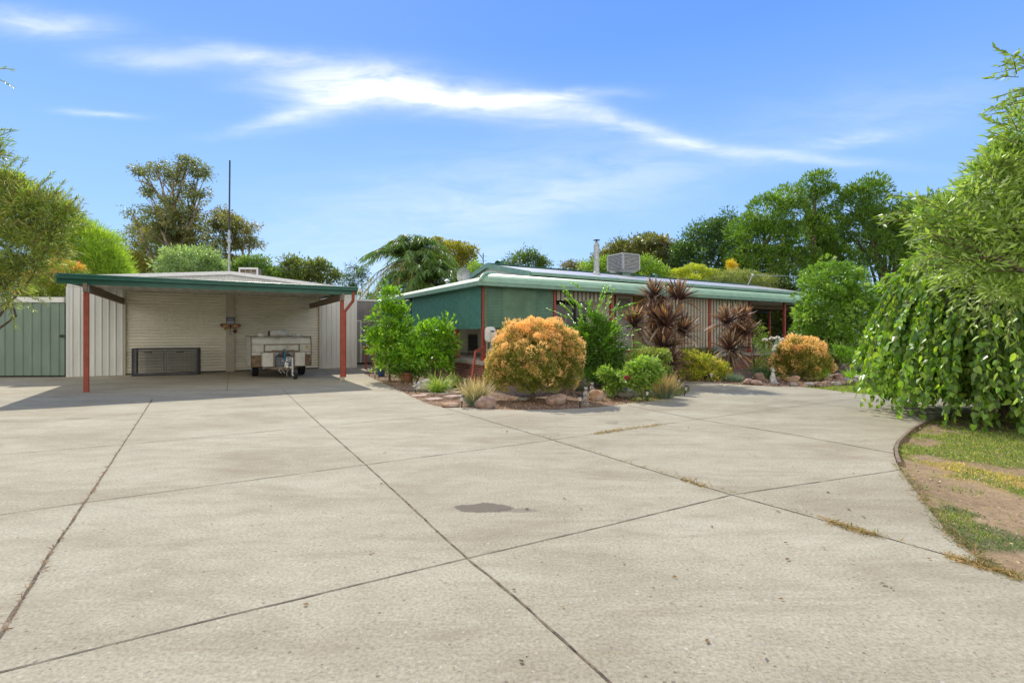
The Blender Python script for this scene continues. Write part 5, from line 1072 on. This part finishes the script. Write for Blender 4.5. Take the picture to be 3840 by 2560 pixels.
leafy('light yellow-green climber on the verandah post right of the small cordyline',9.7,20.1,BB(20.1,(2845,1240,16,20),(2860,1280,18,25),(2880,1330,24,26),(2850,1370,22,25),(2835,1300,14,26)),80,110,14,.15,.08,[(.3,.4,.05),(.2,.3,.04)],name='climbing_plant')
leafy('small lime green shrub right of the smaller orange bush',9.95,16.0,BB(16,(3085,1400,18,14),(3070,1410,18,10)),81,40,18,.09,.06,[(.25,.35,.04),(.15,.24,.03)])
leafy('bright low branch shrub in front of the rounded glossy tree',11.4,17.6,BB(17.6,(3170,1335,30,22),(3200,1355,24,18),(3150,1315,16,16)),82,80,18,.13,.09,[(.2,.34,.03),(.12,.22,.03)])
# --- cordylines
def cord(label,x,y,heads,seed,nb=120,ln=.6,name='cordyline'):
    o,lo=plant(name,label,'cordyline',x,y); rs=np.random.RandomState(seed)
    mb=MB()
    for h in heads: 
        h=np.array(h[:3]); b=np.array([rs.normal()*.08,rs.normal()*.08,-.05]); t=h-np.array(lo); mb.tube([b,b*.3+t*.45+np.array([0,0,.02])+rs.normal(size=3)*.05,t],[.05,.042,.035],7)
    mb.build('trunk',MT['barkpale'],o,smooth=True)
    for k_,h in enumerate(heads):
        d=rdir(rs,nb); d[:,2]=np.where(d[:,2]<-.35,-d[:,2],d[:,2]); d[:,2]+=.22; d=nrm(d); low=d[:,2]<.15
        sc=h[3] if len(h)>3 else 1
        blades('leaf_head',np.tile(h[:3],(nb,1))+d*.03-np.array([0,0,.12])*rs.rand(nb,1),d,ln*1.08*sc*rs.uniform(.8,1.15,nb),.06*sc,np.where(low,.38*sc,.1)*rs.uniform(.6,1.5,nb)*ln/.6,[(.07,.035,.04),(.13,.065,.06),(.045,.03,.035)],seed+k_,MT['dry'],o,6,lo,cols_tip=[(.42,.22,.07),(.1,.05,.05),(.45,.36,.26),(.15,.08,.065)])
    nd=40; b=np.array([h[:3] for h in heads])[rs.randint(0,len(heads),nd)]-np.array([0,0,.15]); d=rdir(rs,nd); d[:,2]=-.5-.5*rs.rand(nd)
    blades('dead_leaves',b,d,ln*.9,.035,.15,[(.3,.22,.15),(.2,.15,.11)],seed+50,MT['dry'],o,4,lo)
cord('big multi-headed purple brown cordyline in front of the security door',4.75,15.4,[(*P(2378,1215,15.2),.95),(*P(2452,1185,15.5),1),(*P(2455,1108,15.7),.95),(*P(2543,1118,15.5),1),(*P(2501,1215,15.1),1.15),(*P(2490,1300,14.9),1.1),(*P(2560,1245,15.7),1.05),(*P(2515,1360,15.2),1)],90,100,.68)
cord('smaller purple brown cordyline in front of the right-hand blind',7.3,16.9,[(*P(2726,1206,16.8),1),(*P(2780,1190,17.3),.9),(*P(2740,1308,16.6),1.1),(*P(2795,1250,17.1),1.05),(*P(2760,1250,17.0),.9)],100,96,.66)
cord('short dying cordyline tucked behind the large orange bush',1.5,12.6,[(*P(2130,1425,12.6),.9)],110,90,.5)
# --- grasses
def grass(label,px,py,h,r,n,cols,tips,seed,name='ornamental_grass',droop=.35,wd=.009,m='dry',spread=.6):
    x,y=G(px,py); o,lo=plant(name,label,'grass clump',x,y); rs=np.random.RandomState(seed)
    b=np.stack([x+rs.normal(size=n)*r*.25,y+rs.normal(size=n)*r*.25,np.full(n,-.02)],1); d=rs.normal(size=(n,3))*spread; d[:,2]=1
    blades('blades',b,d,h*rs.uniform(.6,1.15,n),wd,droop*h*rs.uniform(.3,1.5,n),cols,seed,MT[m],o,5,lo,cols_tip=tips); return o,lo
GG=[(.12,.2,.04),(.18,.26,.06)]; BL=[(.6,.5,.25),(.5,.4,.2),(.4,.33,.16)]; BG=[(.14,.2,.15),(.2,.26,.18)]
grass('green strappy grass clump behind the stepping pavers',1642,1472,.75,.25,330,GG,[(.35,.36,.14),(.12,.18,.04)],120,spread=.75,wd=.014,m='leaf',droop=.5)
grass('straw-blonde grass clump with blue base beside the round boulder',1782,1518,.66,.26,620,BG,BL,121,droop=.18,wd=.011,spread=.45)
grass('golden grass clump right of the large rose bush',2490,1492,.68,.25,620,BG,[(.5,.34,.13),(.42,.3,.12)],122,droop=.2,wd=.011,spread=.42)
grass('low blue fescue tuft below the smaller cordyline',2755,1432,.38,.3,520,[(.12,.2,.14),(.18,.26,.2)],[(.2,.28,.2)],123,droop=.3,wd=.011,spread=1.1)
grass('thin blue-grey grass tuft between orange bush and statues',2172,1462,.5,.2,260,[(.12,.17,.11),(.2,.24,.16)],[(.28,.27,.18)],124,droop=.4,wd=.011,spread=.6)
grass('dark green grass beside the brick verandah corner',1700,1455,.6,.25,260,[(.06,.1,.03)],[(.2,.24,.08)],125,droop=.5,wd=.012,m='leaf')
for i,(px,py,lb,c) in enumerate([(2888,1424,'dark strap-leaved clump by the white rabbit-like statue',(.04,.08,.03)),(2852,1412,'dark strap-leaved clump against the brick wall right of the cordyline',(.05,.09,.03)),(3192,1420,'bright green strap-leaved clump among the far rocks',(.16,.28,.04)),(3225,1408,'dark green spreading strap leaves at the end of the rock row',(.05,.1,.03))]):
    grass(lb,px,py,.5,.15,70,[c],[tuple(v*1.4 for v in c)],130+i,name='strap_leaf_plant',droop=.5,wd=.035,m='leaf',spread=.7)
# agapanthus
o,lo=plant('agapanthus','tall white agapanthus flower heads near the right verandah posts','flower',9.3,18.4); mb=MB(); Pn=[]
rs=np.random.RandomState(140)
for px,py in ((2868,1275),(2895,1270),(2915,1268),(2935,1275),(2912,1300),(2930,1292),(2905,1312)):
    h=P(px,py,18.4); mb.tube([(rs.normal()*.15+(h[0]-lo[0])*.6,rs.normal()*.1,0),((h[0]-lo[0]),0,h[2]*.6),(h[0]-lo[0],0,h[2])],.008,5); Pn.append(h)
mb.build('stems',MT['vent_green'],o); Pn=np.array(Pn); n=60*len(Pn); d=rdir(rs,n); d[:,2]=abs(d[:,2])-.25; d=nrm(d)
for h in Pn:
    d=rdir(rs,60); d[:,2]=abs(d[:,2])-.25; leaves('flower_head',h+d*.07,d,rdir(rs,60),.05,.5,palette(rs,60,[(.75,.75,.8),(.6,.62,.7)],.1),MT['dry'],o,'dia',lo)
blades('leaves',np.tile([9.3,18.4,0],(70,1))+rs.normal(size=(70,3))*np.array([.4,.1,0]),np.stack([rs.normal(size=70)*.6,rs.normal(size=70)*.4,np.ones(70)],1),.6,.03,.3,[(.06,.12,.03)],141,MT['leaf'],o,5,lo)

# ================================================================ ROCKS AND ORNAMENTS
def rock(px,py,w,h,m,label,seed,name='rock',group='rocks in the garden bed',dep=.75,lean=0):
    x,y=G(px,py); s=y/F; W2=w*s/2; H=h*s; D=W2*dep; y=y+D*.6; rs=np.random.RandomState(seed); mb=MB(); of=rs.rand(3)*50
    mb.ball((0,0,0),1,22,14)
    V=[]
    for v in mb.v:
        v=np.array(v); q=Vector(tuple(v*1.1+of)); r=1+.34*noise.noise(q)+.12*noise.noise(Vector(tuple(v*3+of)))+.05*noise.noise(Vector(tuple(v*7+of)))
        r=min(r,1.12); v=v*r; v=np.sign(v)*np.abs(v)**.88
        V.append((v[0]*W2+lean*max(v[2],0)*W2,v[1]*D,(v[2]*.62+.38)*H))
    mb.v=V; o=mb.build(name,MT[m],None,smooth=True,loc=(x,y,0)); o.rotation_euler=(0,0,rs.uniform(-.3,.3))
    b=o.modifiers.new('facet','EDGE_SPLIT'); b.split_angle=R(38)
    tag(o,label,'rock',group); return o
RK=[(1585,1466,75,42,'rockg','speckled pale rock behind the solar light left of the green grass clump',.3),(1617,1469,26,22,'rockg','small pale rock touching the speckled one',0),(1690,1452,48,18,'rockg','flat pale rock half under the green grass clump',0),
 (1686,1526,66,17,'rocko','low flat brown rock at the drive edge near the pavers',0),(1820,1531,80,44,'rockp','large round pinkish boulder at the drive edge by the blonde grass',0),(2085,1516,78,36,'rockp','smooth leaning grey-pink rock right of the orange bush trunk',.35),
 (2238,1500,58,38,'rocko','rock with orange underside behind the standing statue',.1),(2350,1488,84,30,'rockg','wide pale lichen-marked rock between the two rose bushes',0),
 (2852,1427,42,30,'rockp','upright square pink rock left of the white statue',-.1),(2812,1442,40,22,'rockp','brown rock next to the blue fescue tuft',.1),(2843,1444,44,18,'rockp','low brown rock in front of the upright pink rock',0),(2907,1442,32,12,'rockg','small white rock below the white statue',0),
 (2976,1438,42,28,'rocko','leaning tan rock in front of the smaller orange bush',.5),(2979,1448,32,14,'rockg','small grey rock below the leaning tan rock',0),(3004,1446,22,13,'rocko','little tan rock third from the left in the edging row',0),(3018,1450,26,8,'rocko','flat orange-tan rock in the edging row by the drive corner',0),
 (3040,1448,37,15,'rockg','long grey rock in the edging row below the orange bush',0),(3072,1448,34,17,'rockp','pinkish rock in the middle of the edging row',0),(3092,1446,22,14,'rocko','rounded tan rock right of the middle pinkish one',0),(3107,1443,26,15,'rockp','pink rock before the wide gap in the edging row',0),
 (3140,1445,36,15,'rockg','pale triangular rock after the gap in the edging row',0),(3158,1441,30,15,'rocko','tan rock behind the pale triangular one',0),(3180,1435,44,18,'rockg','grey slab-like rock below the bright strap leaves',0),(3208,1433,26,13,'rockg','small grey rock right of the slab-like one',0),(3234,1428,50,22,'rockg','big grey rock at the right end of the edging row',0),
 (3147,1423,38,23,'rockp','round granite boulder standing behind the edging row',0),(3109,1416,38,14,'rockg','flat pale rock beside the round granite boulder',0),(3175,1397,36,18,'rockg','shaded rock under the rounded glossy tree',0),(2225,1470,30,12,'rockg','small shaded rock behind the two statues',0),(1960,1500,40,9,'rockg','flat dark rock in the shade under the orange bush',0)]
for i,r_ in enumerate(RK): rock(r_[0],r_[1],r_[2],r_[3],r_[4],r_[5],200+i,lean=r_[6])
for i,(px,py,lb) in enumerate([(1572,1485,'pink paver nearest the drive edge on the left'),(1608,1478,'pink paver second from the left beside the speckled rock'),(1628,1498,'pink paver closest to the camera on the left side'),(1664,1478,'pink paver in front of the green grass clump'),(1697,1491,'raised pink paver at the centre front of the group'),(1708,1473,'small pink paver farthest back in the group'),(1738,1486,'pink paver partly under the blonde grass')]):
    x,y=G(px,py); mb=MB(); mb.box(-.17,.17,-.15,.15,-.02,.028 if i!=4 else .05); o=mb.build('stepping_paver',MT['paver'],None,bevel=.01,loc=(x,y,0)); o.rotation_euler=(0,0,R(25+i*7)); tag(o,lb,'paver','stepping pavers in the gravel')
# solar lights
def solar(px,py,lb,h=.24,tilt=0,white=False):
    x,y=G(px,py); t=thing('solar_light',lb,'garden light',(x,y+.04,0),0,'solar stake lights along the bed'); t.rotation_euler=(0,tilt,0)
    mb=MB(); mb.tube([(0,0,-.03),(0,0,h*.6)],.012,6); mb.build('stake',MT['dark'],t)
    mb=MB(); mb.lathe((0,0,h*.58),[(.022,0),(.034,.085)],10); mb.build('lens',MT['plast'],t)
    mb=MB(); mb.lathe((0,0,h*.58+.086),[(.062,0),(.062,.014),(.03,.03)],10); mb.build('cap',MT['plast' if white else 'dark'],t)
for a in ((1383,1409,'solar light nearest the garage at the tip of the bed'),(1405,1421,'second solar light in front of the red rails'),(1556,1470,'solar light in front of the speckled pale rock'),(1731,1529,'solar light at the drive edge left of the round boulder'),(2176,1529,'solar light at the drive edge left of the standing statue'),(2429,1505,'blue-topped solar light under the large rose bush'),(2547,1452,'solar light by the golden grass near the path'),(2568,1484,'leaning solar light at the curved corner of the bed'),(2669,1432,'white solar light in front of the nandina')):
    solar(*a,tilt=.25 if 'leaning' in a[2] else 0,white='white' in a[2])
def statue(px,py,h,kind,m,lb,nm):
    x,y=G(px,py); t=thing(nm,lb,'statue',(x,y+.06,0),0); s=h/.36
    mb=MB()
    if kind=='meerkat':
        mb.tube([(0,0,.0),(0,0,.02)],[.07,.065],10); mb.tube([(0,0,.02),(0,.01,.1),(0,.01,.2),(0,0,.28)],[.05,.056,.044,.03],10); mb.ball((0,0,.32),.042,10,8,(1,1.05,.9))
        mb.tube([(0,-.02,.315),(0,-.07,.305)],[.026,.01],8)
        for sx in (-1,1): mb.tube([(sx*.035,0,.26),(sx*.05,-.03,.2),(sx*.02,-.055,.17)],[.016,.014,.011],6); mb.ball((sx*.03,-.05,.02),.026,8,5,(1,1.6,.7)); mb.ball((sx*.032,.0,.35),.013,6,4)
        mb.tube([(0,.05,.04),(0,.11,.03),(.02,.14,.1)],[.016,.014,.008],6)
    else:
        mb.tube([(0,0,0),(0,.02,.1),(0,.0,.2),(-.01,-.02,.27)],[.06,.075,.045,.028],10); mb.ball((-.01,-.04,.3),.04,10,8,(.85,1.3,.85))
        for sx in (-1,1): mb.tube([(sx*.015,-.01,.32),(sx*.025,.01,.39)],[.012,.007],6); mb.tube([(sx*.03,-.03,.18),(sx*.03,-.07,.13)],.012,6); mb.ball((sx*.05,-.05,.03),.035,8,6,(.7,1.8,.8))
        mb.tube([(0,.06,.05),(.06,.13,.03)],[.025,.01],6)
    mb.v=[(a*s,b*s,c*s) for a,b,c in mb.v]; mb.build('figure',MT[m],t,smooth=True)
    mb=MB(); mb.lathe((0,0,-.02),[(.085*s,0),(.08*s,.035)],12); mb.build('base',MT[m],t)
statue(2199,1516,.37,'meerkat','stone','tall standing meerkat statue at the front of the bed','meerkat_statue')
statue(2222,1492,.36,'meerkat','stone','meerkat statue peeping from behind the orange-bottomed rock','meerkat_statue')
statue(2902,1432,.42,'kanga','white','white seated kangaroo-like statue by the brick wall','animal_statue')
statue(3204,1408,.3,'kanga','yellow','small yellow animal statue near the far strap leaves','animal_statue')
statue(1407,1399,.5,'kanga','stone','pale stone ornament beside the blue pot near the rails','stone_ornament')
x,y=G(1430,1408); t=thing('plant_pot','blue glazed pot under the tall glossy shrub','pot',(x,y,0)); mb=MB(); mb.lathe((0,0,0),[(.12,0),(.17,.28),(.19,.29),(.19,.32),(.16,.32),(.15,.28)],18,True); mb.build('pot',MT['bluepot'],t); mb=MB(); mb.tube([(0,0,.27),(0,0,.285)],.15,14); mb.build('soil',MT['bark'],t)
x,y=G(1526,1428); t=thing('plant_pot','wide terracotta pot in shade between the glossy shrubs','pot',(x,y,0)); mb=MB(); mb.lathe((0,0,0),[(.17,0),(.25,.22),(.27,.23),(.27,.27),(.23,.27)],18); mb.build('pot',MT['terra'],t); mb=MB(); mb.tube([(0,0,.24),(0,0,.272)],.22,14); mb.build('soil',MT['bark'],t)

# ================================================================ SKY, SUN, CAMERA
sun_dir=Vector((1.25,-2.8,-3.0)).normalized()
sl=bpy.data.lights.new('sun','SUN'); sl.energy=3.1; sl.angle=R(.53); sl.color=(1,.93,.82)
so=bpy.data.objects.new('sun',sl); COL.objects.link(so); so.rotation_euler=sun_dir.to_track_quat('-Z','Y').to_euler(); so.location=(0,0,30)
w=bpy.data.worlds.new('World'); scene.world=w; w.use_nodes=True; t=w.node_tree; t.nodes.clear()
sky=N(t,'ShaderNodeTexSky'); sky.sky_type='NISHITA'; sky.sun_disc=False; sky.sun_elevation=math.asin(-sun_dir.z); sky.sun_rotation=math.atan2(-sun_dir.x,-sun_dir.y)
sky.air_density=1.0; sky.dust_density=.25; sky.ozone_density=2.2; sky.altitude=200
co=N(t,'ShaderNodeTexCoord').outputs['Generated']; sx=N(t,'ShaderNodeSeparateXYZ'); L(t,co,sx.inputs[0])
X,Y,Z=sx.outputs
yc=M_(t,'MAXIMUM',Y,.05); u=M_(t,'DIVIDE',X,yc); v=M_(t,'DIVIDE',Z,yc)
grad=ramp(t,Z,[(0,(3.6,5.6,8.2)),(.12,(3.0,5.1,8.2)),(.3,(2.1,4.15,8.2)),(.5,(1.1,2.85,7.8)),(.8,(.7,2.,6.8))])
hs=N(t,'ShaderNodeHueSaturation',inp={'Saturation':1.0,'Value':1.0,'Color':mixc(t,.8,sky.outputs[0],grad)})
cb=N(t,'ShaderNodeCombineXYZ'); L(t,u,cb.inputs[0]); L(t,v,cb.inputs[1])
wa=noisef(t,mapv(t,cb.outputs[0],(1,1.6,1)),3.2,5,.55); wb=noisef(t,mapv(t,cb.outputs[0],(1,1.6,1),loc=(5,3,0)),3.2,5,.55)
u2=M_(t,'ADD',u,M_(t,'MULTIPLY',M_(t,'SUBTRACT',wa,.5),.16)); v2=M_(t,'ADD',v,M_(t,'MULTIPLY',M_(t,'SUBTRACT',wb,.5),.065))
def streak(px,py,Lp,Wp,ang,amp):
    c,s=math.cos(R(ang)),math.sin(R(ang)); a,b=(px-1920)/F,(HZ-py)/F
    du=M_(t,'SUBTRACT',u2,a); dv=M_(t,'SUBTRACT',v2,b)
    p=M_(t,'DIVIDE',M_(t,'ADD',M_(t,'MULTIPLY',du,c),M_(t,'MULTIPLY',dv,s)),Lp/F)
    q=M_(t,'DIVIDE',M_(t,'ADD',M_(t,'MULTIPLY',du,-s),M_(t,'MULTIPLY',dv,c)),Wp/F)
    r2=M_(t,'ADD',M_(t,'POWER',M_(t,'ABSOLUTE',p),2.4),M_(t,'POWER',M_(t,'ABSOLUTE',q),2.))
    return M_(t,'MULTIPLY',M_(t,'EXPONENT',M_(t,'MULTIPLY',r2,-1.)),amp)
tot=None
for a in ((1420,330,400,72,-4,.72),(1850,395,400,52,-9,.6),(1250,385,220,60,18,.42),(1950,375,330,26,2,.55),(2400,490,380,30,-14,.38),(2900,570,420,22,-6,.3),(3200,510,200,26,8,.3),(1050,215,330,40,-6,.45),(560,215,220,40,-2,.3),(150,90,240,50,-4,.4),(370,430,150,12,-6,.35),(1000,460,200,26,14,.35),(1700,760,700,160,8,.22),(2250,700,500,120,14,.16),(3300,420,500,120,10,.12),(1100,1040,900,120,2,.16)):
    s_=streak(*a); tot=s_ if tot is None else M_(t,'ADD',tot,s_)
fib=noisef(t,mapv(t,cb.outputs[0],(1.2,5.5,1),(0,0,R(9))),4.5,9,.62,.5)
dens=M_(t,'MULTIPLY',tot,ramp(t,fib,[(.3,.3),(.62,1.25)])); dens=M_(t,'MULTIPLY',dens,M_(t,'GREATER_THAN',Y,.06)); dens=M_(t,'MINIMUM',dens,.93)
cloud=mixc(t,dens,hs.outputs[0],(8.2,8.5,9.2))
# unseen bright broken cloud behind the viewer, added as fill light for shaded sides
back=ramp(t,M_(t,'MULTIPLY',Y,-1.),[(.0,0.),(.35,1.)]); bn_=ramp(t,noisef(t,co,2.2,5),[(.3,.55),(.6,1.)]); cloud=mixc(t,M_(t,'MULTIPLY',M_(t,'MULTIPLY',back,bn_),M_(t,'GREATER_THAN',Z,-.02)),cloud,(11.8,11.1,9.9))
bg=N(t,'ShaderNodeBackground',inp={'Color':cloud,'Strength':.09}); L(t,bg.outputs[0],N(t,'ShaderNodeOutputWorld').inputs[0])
cam=bpy.data.cameras.new('camera'); cam.sensor_width=36; cam.lens=F/3840*36; cam.shift_y=-28/3840; cam.clip_end=3000; cam.clip_start=.05
c=bpy.data.objects.new('camera',cam); COL.objects.link(c); c.location=(0,0,CAMZ); c.rotation_euler=(R(90),0,0); scene.camera=c
vs=scene.view_settings; vs.view_transform='Standard'; vs.look='None'; vs.exposure=.66; vs.gamma=1
scene.cycles.max_bounces=8; scene.cycles.transparent_max_bounces=4
